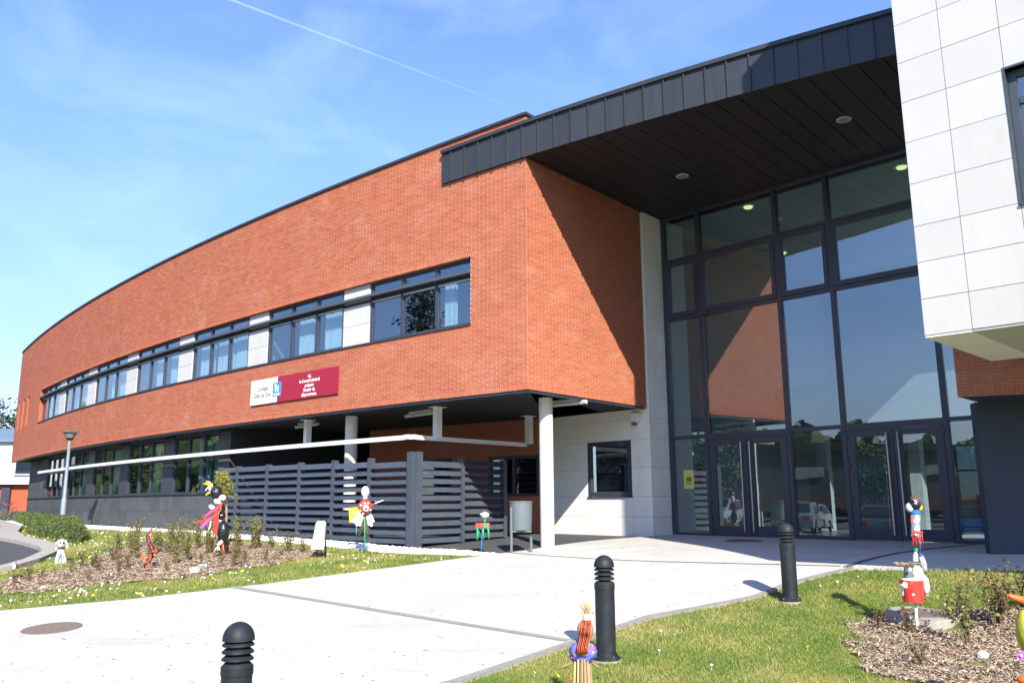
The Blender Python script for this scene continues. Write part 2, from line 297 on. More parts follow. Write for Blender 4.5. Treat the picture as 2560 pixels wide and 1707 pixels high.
# ------------------------------------------------------------------ mesh helpers
class MB:
    def __init__(s): s.v=[]; s.f=[]
    def add(s,vs,fs):
        k=len(s.v); s.v+= [tuple(p) for p in vs]; s.f+=[tuple(i+k for i in f) for f in fs]; return s
    def quad(s,a,b,c,d): return s.add([a,b,c,d],[(0,1,2,3)])
    def hexa(s,b4,t4):
        return s.add(list(b4)+list(t4),[(3,2,1,0),(4,5,6,7),(0,1,5,4),(1,2,6,5),(2,3,7,6),(3,0,4,7)])
    def box(s,c,d,rz=0):
        cx,cy,cz=c; hx,hy,hz=d[0]/2,d[1]/2,d[2]/2; C_,S_=math.cos(rz),math.sin(rz)
        P=lambda x,y,z:(cx+x*C_-y*S_,cy+x*S_+y*C_,cz+z)
        return s.hexa([P(-hx,-hy,-hz),P(hx,-hy,-hz),P(hx,hy,-hz),P(-hx,hy,-hz)],[P(-hx,-hy,hz),P(hx,-hy,hz),P(hx,hy,hz),P(-hx,hy,hz)])
    def slab(s,c,a,b,o0,o1,z0,z1):
        """box along plan curve c from a to b, offsets o0..o1"""
        n=1 if isinstance(c,Line) else max(1,int(abs(b-a)/.6))
        for i in range(n):
            p=a+(b-a)*i/n; q=a+(b-a)*(i+1)/n
            s.hexa([c(p,o0,z0),c(q,o0,z0),c(q,o1,z0),c(p,o1,z0)],[c(p,o0,z1),c(q,o0,z1),c(q,o1,z1),c(p,o1,z1)])
        return s
    def strip(s,c,a,b,o0,o1,z,n=None):
        n=n or max(1,int(abs(b-a)/.6))
        for i in range(n):
            p=a+(b-a)*i/n; q=a+(b-a)*(i+1)/n; s.quad(c(p,o0,z),c(q,o0,z),c(q,o1,z),c(p,o1,z))
        return s
    def wall(s,c,a,b,o,z0,z1,n=None):
        n=n or (1 if isinstance(c,Line) else max(1,int(abs(b-a)/.6)))
        for i in range(n):
            p=a+(b-a)*i/n; q=a+(b-a)*(i+1)/n; s.quad(c(p,o,z0),c(q,o,z0),c(q,o,z1),c(p,o,z1))
        return s
    def prism(s,poly,z0,z1):
        n=len(poly); vs=[(p[0],p[1],z0) for p in poly]+[(p[0],p[1],z1) for p in poly]
        return s.add(vs,[tuple(range(n))[::-1],tuple(range(n,2*n))]+[(i,(i+1)%n,n+(i+1)%n,n+i) for i in range(n)])
    def lathe(s,prof,c=(0,0,0),n=20):
        k=len(prof); vs=[]
        for r,z in prof:
            for j in range(n):
                a=2*math.pi*j/n; vs.append((c[0]+r*math.cos(a),c[1]+r*math.sin(a),c[2]+z))
        fs=[(i*n+j,i*n+(j+1)%n,(i+1)*n+(j+1)%n,(i+1)*n+j) for i in range(k-1) for j in range(n)]
        fs.append(tuple(range(n))[::-1]); fs.append(tuple((k-1)*n+j for j in range(n)))
        return s.add(vs,fs)
    def tube(s,pts,rad,n=8):
        pts=[Vector(p) for p in pts]; rad=rad if isinstance(rad,(list,tuple)) else [rad]*len(pts); vs=[]
        for i,p in enumerate(pts):
            t=(pts[min(i+1,len(pts)-1)]-pts[max(i-1,0)]).normalized()
            a=t.cross(Vector((0,0,1)) if abs(t.z)<.9 else Vector((1,0,0))).normalized(); b=t.cross(a)
            for j in range(n):
                an=2*math.pi*j/n; vs.append(p+(a*math.cos(an)+b*math.sin(an))*rad[i])
        k=len(pts)
        fs=[(i*n+j,i*n+(j+1)%n,(i+1)*n+(j+1)%n,(i+1)*n+j) for i in range(k-1) for j in range(n)]
        fs.append(tuple(range(n))[::-1]); fs.append(tuple((k-1)*n+j for j in range(n)))
        return s.add(vs,fs)
    def ball(s,c,r,n=12,m=8,noise=0,rot=None):
        r=r if isinstance(r,(list,tuple)) else (r,r,r); vs=[]
        for i in range(m+1):
            th=math.pi*i/m
            for j in range(n):
                ph=2*math.pi*j/n; k=1+random.uniform(-noise,noise)
                v=Vector((r[0]*math.sin(th)*math.cos(ph)*k,r[1]*math.sin(th)*math.sin(ph)*k,r[2]*math.cos(th)*k))
                if rot: v=rot@v
                vs.append(v+Vector(c))
        return s.add(vs,[(i*n+j,(i+1)*n+j,(i+1)*n+(j+1)%n,i*n+(j+1)%n) for i in range(m) for j in range(n)])
    def ribbon(s,pts,w,up=(0,0,1)):
        """flat strip with a little thickness"""
        pts=[Vector(p) for p in pts]
        for i in range(len(pts)-1):
            t=(pts[i+1]-pts[i]).normalized(); a=t.cross(Vector(up)); a=a.normalized() if a.length>.01 else Vector((1,0,0)); n_=t.cross(a)*.002
            w0=w[i] if isinstance(w,list) else w; w1=w[i+1] if isinstance(w,list) else w
            p,q=pts[i],pts[i+1]
            s.hexa([p-a*w0-n_,p+a*w0-n_,q+a*w1-n_,q-a*w1-n_],[p-a*w0+n_,p+a*w0+n_,q+a*w1+n_,q-a*w1+n_])
        return s
    def leaves(s,pts,size,asp=.5):
        for p in pts:
            p=Vector(p); a=Vector((random.gauss(0,1),random.gauss(0,1),random.gauss(0,.7))).normalized(); b=a.cross(Vector((random.gauss(0,1),random.gauss(0,1),random.gauss(0,1)))).normalized()
            k=size*random.uniform(.6,1.3)
            s.add([p-a*k,p+b*k*asp,p+a*k,p-b*k*asp],[(0,1,2,3)])
        return s
    def mesh(s,name,m,loc=(0,0,0),smooth=False):
        me=bpy.data.meshes.new(name); L=Vector(loc)
        me.from_pydata([(x-L.x,y-L.y,z-L.z) for x,y,z in s.v],[],s.f)
        me.materials.append(M[m] if isinstance(m,str) else m)
        if smooth:
            me.polygons.foreach_set('use_smooth',[True]*len(me.polygons))
            if smooth!='all': me.set_sharp_from_angle(angle=R(35))
        me.update(); return me
    def obj(s,name,m,parent=None,loc=None,smooth=False,**props):
        o=bpy.data.objects.new(name,None if False else s.mesh(name,m,loc if loc is not None else (origin(parent) if parent else (0,0,0)),smooth))
        COL.objects.link(o)
        if parent is not None: o.parent=parent
        elif loc is not None: o.location=loc
        for k,v in props.items(): o[k]=v
        return o
def origin(o):
    v=Vector((0,0,0))
    while o is not None: v+=o.location; o=o.parent
    return v
def thing(name,label,cat,loc=(0,0,0),group=None):
    o=bpy.data.objects.new(name,None); COL.objects.link(o); o.location=loc; o.empty_display_size=.2
    o['label']=label; o['category']=cat
    if group: o['group']=group
    return o
def child(name,mesh,parent,matrix=None):
    o=bpy.data.objects.new(name,mesh); COL.objects.link(o); o.parent=parent
    if matrix is not None: o.matrix_basis=matrix
    return o
def kids(o): return [c for c in bpy.data.objects if c.parent==o]
def copy_tree(o,parent=None,ks=None):
    c=o.copy(); COL.objects.link(c); c.parent=parent
    for ch in KIDS(o): copy_tree(ch,c)
    return c
def KIDS(o): return list(o.children)
# ------------------------------------------------------------------ ground sheets
def inpoly(x,y,P):
    r=False; n=len(P); j=n-1
    for i in range(n):
        xi,yi=P[i]; xj,yj=P[j]
        if (yi>y)!=(yj>y) and x<(xj-xi)*(y-yi)/(yj-yi)+xi: r=not r
        j=i
    return r
def clip(poly,ax,val,keep):
    out=[]; n=len(poly)
    for i in range(n):
        a=poly[i]; b=poly[(i+1)%n]; ia=(a[ax]-val)*keep>=0; ib=(b[ax]-val)*keep>=0
        if ia: out.append(a)
        if ia!=ib:
            t=(val-a[ax])/(b[ax]-a[ax]); out.append((a[0]+(b[0]-a[0])*t,a[1]+(b[1]-a[1])*t))
    return out
def sheet(name,poly,m,dz,step=.4,bumpf=None,skirt=.12,**props):
    mb=MB(); x0=min(p[0] for p in poly); x1=max(p[0] for p in poly); y0=min(p[1] for p in poly); y1=max(p[1] for p in poly)
    i0,i1=math.floor(x0/step),math.ceil(x1/step); cache={}; j0,j1=math.floor(y0/step),math.ceil(y1/step)
    def H(x,y): return G(x,y)+dz+(bumpf(x,y) if bumpf else 0)
    def vid(x,y):
        k=(round(x,4),round(y,4))
        if k not in cache: cache[k]=len(mb.v); mb.v.append((x,y,H(x,y)))
        return cache[k]
    for i in range(i0,i1):
        col=clip(clip(poly,0,i*step,1),0,(i+1)*step,-1)
        if len(col)<3: continue
        for j in range(j0,j1):
            c=clip(clip(col,1,j*step,1),1,(j+1)*step,-1)
            if len(c)<3: continue
            ids=[]
            for p in c:
                q=vid(*p)
                if q not in ids: ids.append(q)
            if len(ids)>2:
                A=sum(mb.v[ids[k]][0]*mb.v[ids[(k+1)%len(ids)]][1]-mb.v[ids[(k+1)%len(ids)]][0]*mb.v[ids[k]][1] for k in range(len(ids)))
                if abs(A)>1e-5: mb.f.append(tuple(ids) if A>0 else tuple(ids[::-1]))
    if skirt:
        for i in range(len(poly)):
            a=Vector(poly[i]); b=Vector(poly[(i+1)%len(poly)]); n=max(1,int((b-a).length/step))
            for k in range(n):
                p=a.lerp(b,k/n); q=a.lerp(b,(k+1)/n); mb.quad((p.x,p.y,H(p.x,p.y)-skirt),(q.x,q.y,H(q.x,q.y)-skirt),(q.x,q.y,H(q.x,q.y)-.001),(p.x,p.y,H(p.x,p.y)-.001))
    return mb.obj(name,m,**props)
# base ground to the horizon
mb=MB(); xs=[-600,-300,-150,-80,-55]+list(np.arange(-40,24,1.0))+[30,50,80,150,300,600]; ys=[-600,-300,-100,-40,-20,-10]+list(np.arange(-4,50,1.0))+[55,60,80,120,200,400,900]
for y in ys:
    for x in xs: mb.v.append((float(x),float(y),G(x,y)-.10))
nx=len(xs)
for j in range(len(ys)-1):
    for i in range(nx-1): mb.f.append((j*nx+i,j*nx+i+1,(j+1)*nx+i+1,(j+1)*nx+i))
mb.obj('ground','field',kind='structure')
PATH=[(-.2,16.42),(.9,17.32),(3.08,19.25),(3.85,20.25),(8.85,15.0),(14,11),(14,6.9),(6.65,11.23),(4.87,12.35),(3.69,11.99),(1.58,10.55),(.6,9.34),(-.55,7.89),(-6,2.6),(-12,-3),(-30,-3),(-18,4.5),(-6.9,11.67),(-5.42,12.35),(-3.87,13.4),(-2.07,14.85)]
sheet('concrete_path',PATH,'paving',.02,kind='structure')
ROAD=[(-9.62,17.5),(-10.18,18.37),(-11.31,19.65),(-12.55,20.92),(-14.5,23.8),(-18,30),(-26,42),(-60,60),(-60,-20),(-25,-10),(-16,5),(-11.5,11.5),(-9.6,14.6),(-9.25,15.45),(-9.3,16.3)]
sheet('road',ROAD,'asphalt',.0,step=1.0,kind='structure')
KERB=[(-9.62,17.5),(-10.18,18.37),(-11.31,19.65),(-12.55,20.92),(-14.5,23.8),(-18,30),(-26,42),(-26.6,41.6),(-18.45,30.6),(-14.95,25.0),(-13.05,22.0),(-11.75,20.35),(-10.45,18.95),(-9.45,17.6),(-9.0,16.7),(-8.95,15.9),(-9.05,15.2),(-9.25,15.45),(-9.3,16.3)]
KERB=[(-26,42),(-18,30),(-14.5,23.8),(-12.55,20.92),(-11.31,19.65),(-10.18,18.37),(-9.62,17.5),(-9.3,16.3),(-9.25,15.45),(-9.6,14.6),(-9.4,14.5),(-8.98,15.4),(-9.02,16.35),(-9.32,17.62),(-9.85,18.6),(-10.95,19.95),(-12.15,21.25),(-14.05,24.2),(-17.5,30.4),(-25.5,42.4)]
sheet('kerb',KERB,'kerb',.08,kind='structure')
# asphalt apron under the building
pebl=[]   # outer line of the pebble strip, along the facade / fence
P1=[FA(d,-.30) for d in (12.2,16,20,25,30,36)]
fence_corner=Vector((-2.07,17.76,0)); fl_dir=(FA(8)-FA(1.9)).normalized()
ASPH=[(-.2,16.42),(.9,17.32),(3.08,19.25),(3.2,19.5),(.94,21.9),(-4.35,25.55),(-9.6,26.2),(-8.3,23.6)]+[(-7.3,22.35),(-4.2,19.45),(-2.07,17.5),(-1.2,17.1)]
sheet('asphalt_apron',ASPH,'dasphalt',-.012,kind='structure')
PEB=[(-.25,16.36),(-1.25,17.12),(-2.07,17.52),(-4.2,19.47),(-7.3,22.37),(-8.28,23.55)]+[tuple(FA(d,-.62)[:2]) for d in (12.5,16,20,25,30,36.2)]
out=[tuple(FA(d,o_)[:2]) for d,o_ in ((36.2,1.6),(30,1.3),(25,1.0),(20,.7),(16,.5),(12.5,.3))]
PEBo=[(-7.7,21.6),(-4.85,18.95),(-2.5,16.85),(-1.5,16.45),(-.6,16.16)]
sheet('pebble_strip',PEB+out+PEBo,mat('pebble_bed',(.5,.49,.45),.9),-.005,kind='structure')
LAWN=[(-.58,16.15),(-2.13,14.88),(-3.92,13.43),(-5.45,12.38),(-6.95,11.7),(-9.2,10.2),(-12,10.9),(-9.3,14.4),(-8.93,15.4),(-8.97,16.35),(-9.28,17.65),(-9.82,18.65),(-10.9,20.0),(-12.1,21.3),(-14.0,24.25),(-17.4,30.5),(-25.4,42.5),(-24.8,43.4)]+[tuple(FA(d,o_)[:2]) for d,o_ in ((36.2,1.62),(30,1.32),(25,1.02),(20,.72),(16,.52),(12.5,.32))]+[(-7.72,21.58),(-4.87,18.93),(-2.52,16.83),(-1.52,16.43)]
sheet('lawn',LAWN,'soil',.0,kind='structure')
RLAWN=[(-.45,7.9),(.68,9.32),(1.65,10.5),(3.73,11.92),(4.85,12.26),(6.6,11.16),(14,6.75),(14,-3),(-11.5,-3),(-5.9,2.6)]
sheet('lawn.001',RLAWN,'soil',.0,kind='structure')
EDGE=[(-.55,7.89),(.6,9.34),(1.58,10.55),(3.69,11.99),(4.87,12.35),(4.85,12.25),(3.73,11.91),(1.66,10.48),(.69,9.30),(-.44,7.86),(-5.9,2.5),(-6,2.6)]
sheet('path_edging',EDGE,'sett',.035,kind='structure')
J1=lambda a,b,w_:[(a[0],a[1]),(b[0],b[1]),(b[0]+w_[0],b[1]+w_[1]),(a[0]+w_[0],a[1]+w_[1])]
sheet('path_joint',J1((-4.31,13.12),(.55,9.36),(.07,.09)),'sett',.026,skirt=0,kind='structure')
sheet('path_joint',J1((-.1,16.45),(4.75,12.5),(.02,.03)),mat('joint_dark',(.12,.11,.10),.9),.026,skirt=0,kind='structure')
sheet('path_joint',J1((4.75,12.45),(8.2,15.3),(.07,-.08)),mat('joint_grey',(.11,.11,.11),.9),.026,skirt=0,kind='structure')
BED=[(-7.97,12.77),(-7.62,12.84),(-7.02,13.22),(-6.28,13.86),(-5.29,14.14),(-4.89,14.93),(-3.86,16.0),(-3.78,16.65),(-4.1,17.33),(-6.04,19.26),(-7.0,19.39),(-7.84,19.18),(-8.5,18.3),(-8.0,16.42),(-7.98,14.99),(-8.3,14.33),(-8.59,13.73)]
RBED=[(3.9,10.07),(3.45,8.94),(3.25,8.1),(3.56,7.6),(3.9,7.1),(4.1,5.5),(9,5.5),(8,8.9),(5.98,9.74),(5.22,9.96),(4.75,10.23),(4.32,10.31)]
def ragged(P,amp,step,seed):
    rd=random.Random(seed); o=[]
    for i in range(len(P)):
        a=Vector(P[i]); b=Vector(P[(i+1)%len(P)]); n=max(1,int((b-a).length/step))
        for k in range(n): p_=a.lerp(b,k/n); o.append((p_.x+rd.gauss(0,amp),p_.y+rd.gauss(0,amp)))
    return o
BED=ragged(BED,.07,.28,3); RBED=ragged(RBED,.045,.2,4)
def lump(x,y): return .02*math.sin(x*5.1+math.sin(y*4.3)*2)*math.cos(y*6.7+x)+.012*math.sin(x*13+y*9)
sheet('mulch_bed',BED,'mulchbed',.012,step=.15,bumpf=lump,skirt=.03,kind='structure')
sheet('mulch_bed.001',RBED,'mulchbed',.012,step=.12,bumpf=lump,skirt=.03,kind='structure')
# ------------------------------------------------------------------ brickwork
BRK=MB(); BRK.hexa([(-.1085,0,-.0208),(.1085,0,-.0208),(.1085,.016,-.0208),(-.1085,.016,-.0208)],[(-.1085,0,.0208),(.1085,0,.0208),(.1085,.016,.0208),(-.1085,.016,.0208)])
BRKM=BRK.mesh('brick','brick'); SOL=MB(); SOL.hexa([(-.024,0,-.048),(.024,0,-.048),(.024,.016,-.048),(-.024,.016,-.048)],[(-.024,0,.048),(.024,0,.048),(.024,.016,.048),(-.024,.016,.048)]); SOLM=SOL.mesh('soldier_brick','brick')
def brickwall(parent,c,s0,s1,z0,z1,holes=[],soldiers=[],limit=300,reveal=.22,thick=.2,pitch=.0522,name='brick_wall',dirsign=1):
    """mortar sheet with real openings, bricks laid course by course; the nearest ones single objects"""
    S_=sorted(set([s0,s1]+[h[0] for h in holes]+[h[1] for h in holes])); Z_=sorted(set([z0,z1]+[h[2] for h in holes]+[h[3] for h in holes]))
    S2=[]
    for a,b in zip(S_[:-1],S_[1:]):
        n=max(1,int((b-a)/.7)) if not isinstance(c,Line) else 1
        S2+=[a+(b-a)*i/n for i in range(n)]
    S2.append(S_[-1]); mb=MB()
    for a,b in zip(S2[:-1],S2[1:]):
        for e,f in zip(Z_[:-1],Z_[1:]):
            m_,k_=(a+b)/2,(e+f)/2
            if any(h[0]<m_<h[1] and h[2]<k_<h[3] for h in holes): continue
            mb.quad(c(a,-.004,e),c(b,-.004,e),c(b,-.004,f),c(a,-.004,f))
    w_=mb.obj(name,'mortar',parent)
    for h in holes:
        for aa,bb,e,f in ((h[0]-.06,h[0],h[2],h[3]),(h[1],h[1]+.06,h[2],h[3]),(h[0],h[1],h[3],h[3]+.06)): MB().slab(c,aa,bb,-.006,-reveal,e,f).obj('reveal','brick',w_)
    B=[]  # centre s, z, half len, half height
    zb=z0
    for (a,b,z) in soldiers:
        n=int(round((b-a)/.058))
        for i in range(n):
            s=a+(i+.5)*(b-a)/n; B.append((s,z+.0535,(b-a)/n/2-.006,.048,1))
    def hit_(s,z,holes2): return any(h[0]-.001<s<h[1]+.001 and h[2]-.001<z<h[3]+.001 for h in holes2)
    hs=holes+[(a,b,z,z+.107) for a,b,z in soldiers]
    nrow=int(round((z1-z0)/pitch))
    for r in range(nrow):
        z=z0+(r+.5)*(z1-z0)/nrow; off=[0,.115][r%2]+random.uniform(-.004,.004)
        x=s0-off
        hz=[h for h in hs if h[2]<z<h[3]]
        while x<s1:
            a,b=max(x,s0),min(x+.23,s1); x+=.23
            segs=[(a,b)]
            for h in hz:
                ns=[]
                for p,q in segs:
                    if q<=h[0] or p>=h[1]: ns.append((p,q)); continue
                    if p<h[0]: ns.append((p,h[0]))
                    if q>h[1]: ns.append((h[1],q))
                segs=ns
            for p,q in segs:
                if q-p>.03: B.append(((p+q)/2,z,(q-p)/2-.0065,.0208,0))
    # distance ranking
    P=[c(b[0],0,b[1]) for b in B]; dist=[(p.x**2+p.y**2+(p.z-EYE)**2) if (abs(b[2]-.1095)<.002 or b[4]) else 1e9 for p,b in zip(P,B)]
    order=sorted(range(len(B)),key=lambda i:dist[i]); single=set(i for i in order[:limit] if dist[i]<1e8)
    po=origin(w_); st=MB()
    for i,b in enumerate(B):
        s,z,hl,hh,sol=b; e=random.uniform(-.0015,.002)
        if i in single:
            t=c.T(s); n=(c(s,1)-c(s,0)); p=P[i]+n*(e-.016)-po
            mtx=Matrix(((t.x,n.x,0,p.x),(t.y,n.y,0,p.y),(0,0,1,p.z),(0,0,0,1)))
            child('brick',SOLM if sol else BRKM,w_,mtx)
        else:
            a,b_=s-hl,s+hl; f0,f1,g0,g1=c(a,e,z-hh),c(b_,e,z-hh),c(a,-.008,z-hh),c(b_,-.008,z-hh); U=Vector((0,0,2*hh))
            k=len(st.v); st.v+=[tuple(q) for q in (f0,f1,g1,g0,f0+U,f1+U,g1+U,g0+U)]
            st.f+=[(k,k+1,k+5,k+4),(k,k+4,k+7,k+3),(k+1,k+2,k+6,k+5),(k+4,k+5,k+6,k+7),(k,k+3,k+2,k+1)]
    if st.f:
        o=st.obj('bricks','brick',w_); o['kind']='stuff'
    return w_
def panels(parent,c,cols,rows,m,name='panel',gap=.006,thick=.03,skip=None,base_off=0,joint='joint',off=0.):
    """separate cladding panels in front of a dark backing"""
    res=[]
    for a,b in zip(cols[:-1],cols[1:]):
        for e,f in zip(rows[:-1],rows[1:]):
            if skip and skip((a+b)/2,(e+f)/2): continue
            o_=off+random.uniform(-.0012,.0012)
            mb=MB().slab(c,a+gap/2,b-gap/2,o_-thick,o_,e+gap/2,f-gap/2); res.append(mb.obj(name,m,parent))
    bk=MB()
    for a,b in zip(cols[:-1],cols[1:]):
        for e,f in zip(rows[:-1],rows[1:]):
            if skip and skip((a+b)/2,(e+f)/2): continue
            bk.slab(c,a,b,off-thick-.05,off-.012,e,f)
    return res
# ------------------------------------------------------------------ school building (curved brick wing)
B1=thing('school_building','long curved red brick school wing with a strip of dark framed windows','building',FA(0,0,0))
holes=[(1.52,31.03,4.45,5.93)]+[(a,a+.5,4.49,6.0) for a in (33.95,35.4,36.85)]
sold=[(0,38.17,2.95),(1.4,31.1,5.93)]
fw=brickwall(B1,FA,0,38.17,2.95,8.69,holes,sold,limit=200)
sw=brickwall(B1,SW,0,SW.len,2.95,8.69,[],[(0,SW.len,2.95)],limit=100,name='brick_wall')
mb=MB().slab(FA,-.02,38.2,-.35,.045,8.69,8.75); mb.slab(SW,-.04,.9,-.3,.045,8.69,8.75); mb.obj('coping','zinc',B1)
MB().strip(FA,0.02,38.17,-.02,-11,8.58).obj('roof','zinc',B1)
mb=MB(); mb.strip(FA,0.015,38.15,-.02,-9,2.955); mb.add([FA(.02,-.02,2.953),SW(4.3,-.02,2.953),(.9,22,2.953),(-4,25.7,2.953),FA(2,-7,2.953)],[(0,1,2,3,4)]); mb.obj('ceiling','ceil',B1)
mb=MB().slab(FA,0.03,38.1,-.03,-.10,2.90,2.952); mb.slab(SW,.1,SW.len-.05,-.03,-.10,2.90,2.952); mb.obj('edge_trim','frame',B1)
mb=MB().wall(FA,0,38.17,-11,2.9,8.6); mb.quad(FA(38.17,-.02,2.95),FA(38.17,-11,2.95),FA(38.17,-11,8.6),FA(38.17,-.02,8.6)); mb.quad(SW(SW.len,-.02,2.95),(1.2,26,2.95),(1.2,26,8.6),SW(SW.len,-.02,8.6)); mb.obj('rear_wall','room',B1)
# room behind the window strip
mb=MB(); mb.strip(FA,.6,37,-.25,-6,4.40); mb.strip(FA,.6,37,-.25,-6,6.25); mb.wall(FA,.6,37,-6,4.4,6.25)
mb.quad(FA(.6,-.25,4.4),FA(.6,-6,4.4),FA(.6,-6,6.25),FA(.6,-.25,6.25))
for k in (1,3,5): mb.quad(FA(5.3+4.33*k,-.25,4.4),FA(5.3+4.33*k,-6,4.4),FA(5.3+4.33*k,-6,6.25),FA(5.3+4.33*k,-.25,6.25))
mb.obj('room','room',B1)
OFW=-.13
for k in range(7):
    a=1.52+4.33*k; b=a+3.35
    fr=MB(); z0,z1=4.47,5.93; fr.slab(FA,a,b,OFW,OFW-.07,z0,z0+.07); fr.slab(FA,a,b,OFW,OFW-.07,5.52,5.60); fr.slab(FA,a,b,OFW,OFW-.07,5.87,z1)
    xs_=[a+.03,a+3.35/3,a+6.7/3,b-.03]
    for i,x in enumerate(xs_): fr.slab(FA,x-.045 if i else a,x+.045 if i<3 else b,OFW+.004,OFW-.066,z0+.07,5.87)
    wdw=fr.obj('window','frame',B1)
    for i in range(3):
        p=xs_[i]+.05; q=xs_[i+1]-.05
        MB().slab(FA,p,q,OFW-.03,OFW-.042,z0+.07,5.52).obj('pane','glass2',wdw)
        MB().slab(FA,p,q,OFW-.03,OFW-.042,5.60,5.87).obj('pane','glass2',wdw)
        MB().slab(FA,p,q,OFW+.01,OFW-.02,5.465,5.495).obj('blind_box','lightfit',wdw)
        if i in ((0,) if k in (0,) else (0,1) if k in (1,3,4,5) else (0,2,1)) :
            cu=MB(); n=26; wd=(q-p)*(.35 if (k==0) else random.choice([.6,.9,1.0]))
            for j in range(n):
                s1_,s2_=q-wd*j/n,q-wd*(j+1)/n
                o1,o2=-.36+.035*math.sin(j*1.9),-.36+.035*math.sin((j+1)*1.9); cu.quad(FA(s1_,o1,4.5),FA(s2_,o2,4.5),FA(s2_,o2,5.75),FA(s1_,o1,5.75))
            cu.obj('curtain','curtain',wdw)
    if k<6:
        for e,f in ((4.47,4.98),(4.98,5.47),(5.47,5.56),(5.56,5.93)):
            if f-e>.1: MB().slab(FA,b+.004,b+.98-.004,OFW+.03,OFW-.1,e+.004,f-.004).obj('panel','stone',B1)
        MB().slab(FA,b+.0,b+.98,OFW-.03,OFW-.12,4.47,5.93).obj('pier_backing','joint',B1)
mb=MB().slab(FA,1.53,31.05,OFW+.02,.045,5.585,5.625); mb.slab(FA,1.53,31.05,.02,.045,5.565,5.587); mb.obj('sunshade_blade',mat('blade_grey',(.07,.08,.10),.5),B1)
MB().slab(FA,1.50,31.06,OFW-.05,.035,4.435,4.468).obj('sill','frame',B1)
# slit windows
for a in (33.95,35.4,36.85): MB().slab(FA,a,a+.5,-.19,-.21,4.49,6.0).obj('slit_pane','glass2',B1)
# ground floor: grey stone wall with windows, set back
O2=-.68
def seg(a,b,e,f,cols):
    panels(B1,FA,cols,[e,f],'slate',off=O2)
cols=[11.95,12.62]
x=12.62
gw=[(12.62+3.93*k,12.62+3.93*k+3.1) for k in range(5)]
allc=[11.95]; x=11.95
while x<36.3: x+=.92; allc.append(min(x,36.4))
panels(B1,FA,allc,[.02,.55,1.08],'slate',off=O2)
for a,b in [(11.95,12.62)]+[(gw[k][1],gw[k+1][0]) for k in range(4)]:
    for e,f in ((1.08,1.7),(1.7,2.3),(2.3,2.9)): MB().slab(FA,a+.004,b-.004,O2-.04,O2,e+.003,f-.003).obj('panel','slate' if a<12 else 'frame',B1)
panels(B1,FA,[31.44,32.9,34.6,36.4],[1.08,1.45,1.9,2.35,2.9],'slate',off=O2)
mb=MB().slab(FA,11.96,36.38,O2-.02,O2-.1,0,1.08); mb.slab(FA,31.44,36.38,O2-.02,O2-.1,1.08,2.9); mb.slab(FA,11.96,12.6,O2-.02,O2-.1,1.08,2.9); mb.obj('wall_backing','joint',B1)
MB().quad(FA(36.4,O2,0),FA(36.4,-7,0),FA(36.4,-7,2.95),FA(36.4,O2,2.95)).obj('end_wall','slate',B1)
for a,b in gw:
    fr=MB(); o=O2-.05; fr.slab(FA,a,b,o+.03,o-.06,1.085,1.15); fr.slab(FA,a,b,o+.03,o-.06,2.14,2.22); fr.slab(FA,a,b,o+.03,o-.06,2.84,2.95)
    for i in range(4):
        x=a+(b-a)*i/3; fr.slab(FA,max(a,x-.05),min(b,x+.05),o+.034,o-.056,1.15,2.84)
    w2=fr.obj('window','frame',B1)
    for i in range(3):
        p=a+(b-a)*i/3+.05; q=a+(b-a)*(i+1)/3-.05
        MB().slab(FA,p,q,o-.01,o-.022,1.15,2.14).obj('pane','glass4',w2); MB().slab(FA,p,q,o-.01,o-.022,2.22,2.84).obj('pane','glass4',w2)
        cu=MB(); n=22
        for j in range(n):
            s1_,s2_=p+(q-p)*j/n,p+(q-p)*(j+1)/n; cu.quad(FA(s1_,o-.3+.04*math.sin(j*1.7),1.15),FA(s2_,o-.3+.04*math.sin((j+1)*1.7),1.15),FA(s2_,o-.3+.04*math.sin((j+1)*1.7),2.75),FA(s1_,o-.3+.04*math.sin(j*1.7),2.75))
        if i<2: cu.obj('curtain',mat('green_curtain',(.42,.52,.50),.9) if 'gc' not in M else M['gc'],w2); M.setdefault('gc',bpy.data.materials['green_curtain'])
mb=MB(); mb.strip(FA,12.1,36,-.9,-6,.05); mb.wall(FA,12.1,36,-6,0,2.95); mb.obj('room','room',B1)
MB().slab(FA,12.3,36.4,O2-.02,O2+.05,1.075,1.10).obj('sill','frame',B1)
# undercroft: dark return wall, black and brick back wall
mb=MB().quad(FA(11.93,O2,0),FA(11.93,-6.2,0),FA(11.93,-6.2,2.95),FA(11.93,O2,2.95)); q0=FA(11.93,-6.0); mb.quad((q0.x,q0.y,0),(-4.35,25.5,0),(-4.35,25.5,2.95),(q0.x,q0.y,2.95)); mb.obj('undercroft_wall','slate_dk',B1)
bw_=brickwall(B1,BB,0,BB.len,0,2.94,[(.30,1.95,.93,2.0),(3.2,4.5,.93,2.0)],[],limit=0,name='brick_wall')
for a,b in ((.30,1.95),(3.2,4.5)):
    fr=MB(); fr.slab(BB,a,b,-.03,-.1,.93,1.01); fr.slab(BB,a,b,-.03,-.1,1.92,2.0)
    for x in (a,(a+b)/2-.05,b-.1): fr.slab(BB,x,x+.1,-.026,-.096,1.01,1.92)
    w3=fr.obj('window','frame',B1)
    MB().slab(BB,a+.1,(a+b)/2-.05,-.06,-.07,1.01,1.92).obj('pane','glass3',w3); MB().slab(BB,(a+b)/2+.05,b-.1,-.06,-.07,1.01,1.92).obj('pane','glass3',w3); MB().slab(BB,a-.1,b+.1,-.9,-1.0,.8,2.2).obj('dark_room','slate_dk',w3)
# columns under the overhang
for x,y,r_ in ((.70,17.45,.145),(-4.05,21.0,.155)):
    z=G(x,y); MB().lathe([(r_,z-.1),(r_,2.93)],(x,y,0),28).obj('column','conc_col',B1,smooth=True)
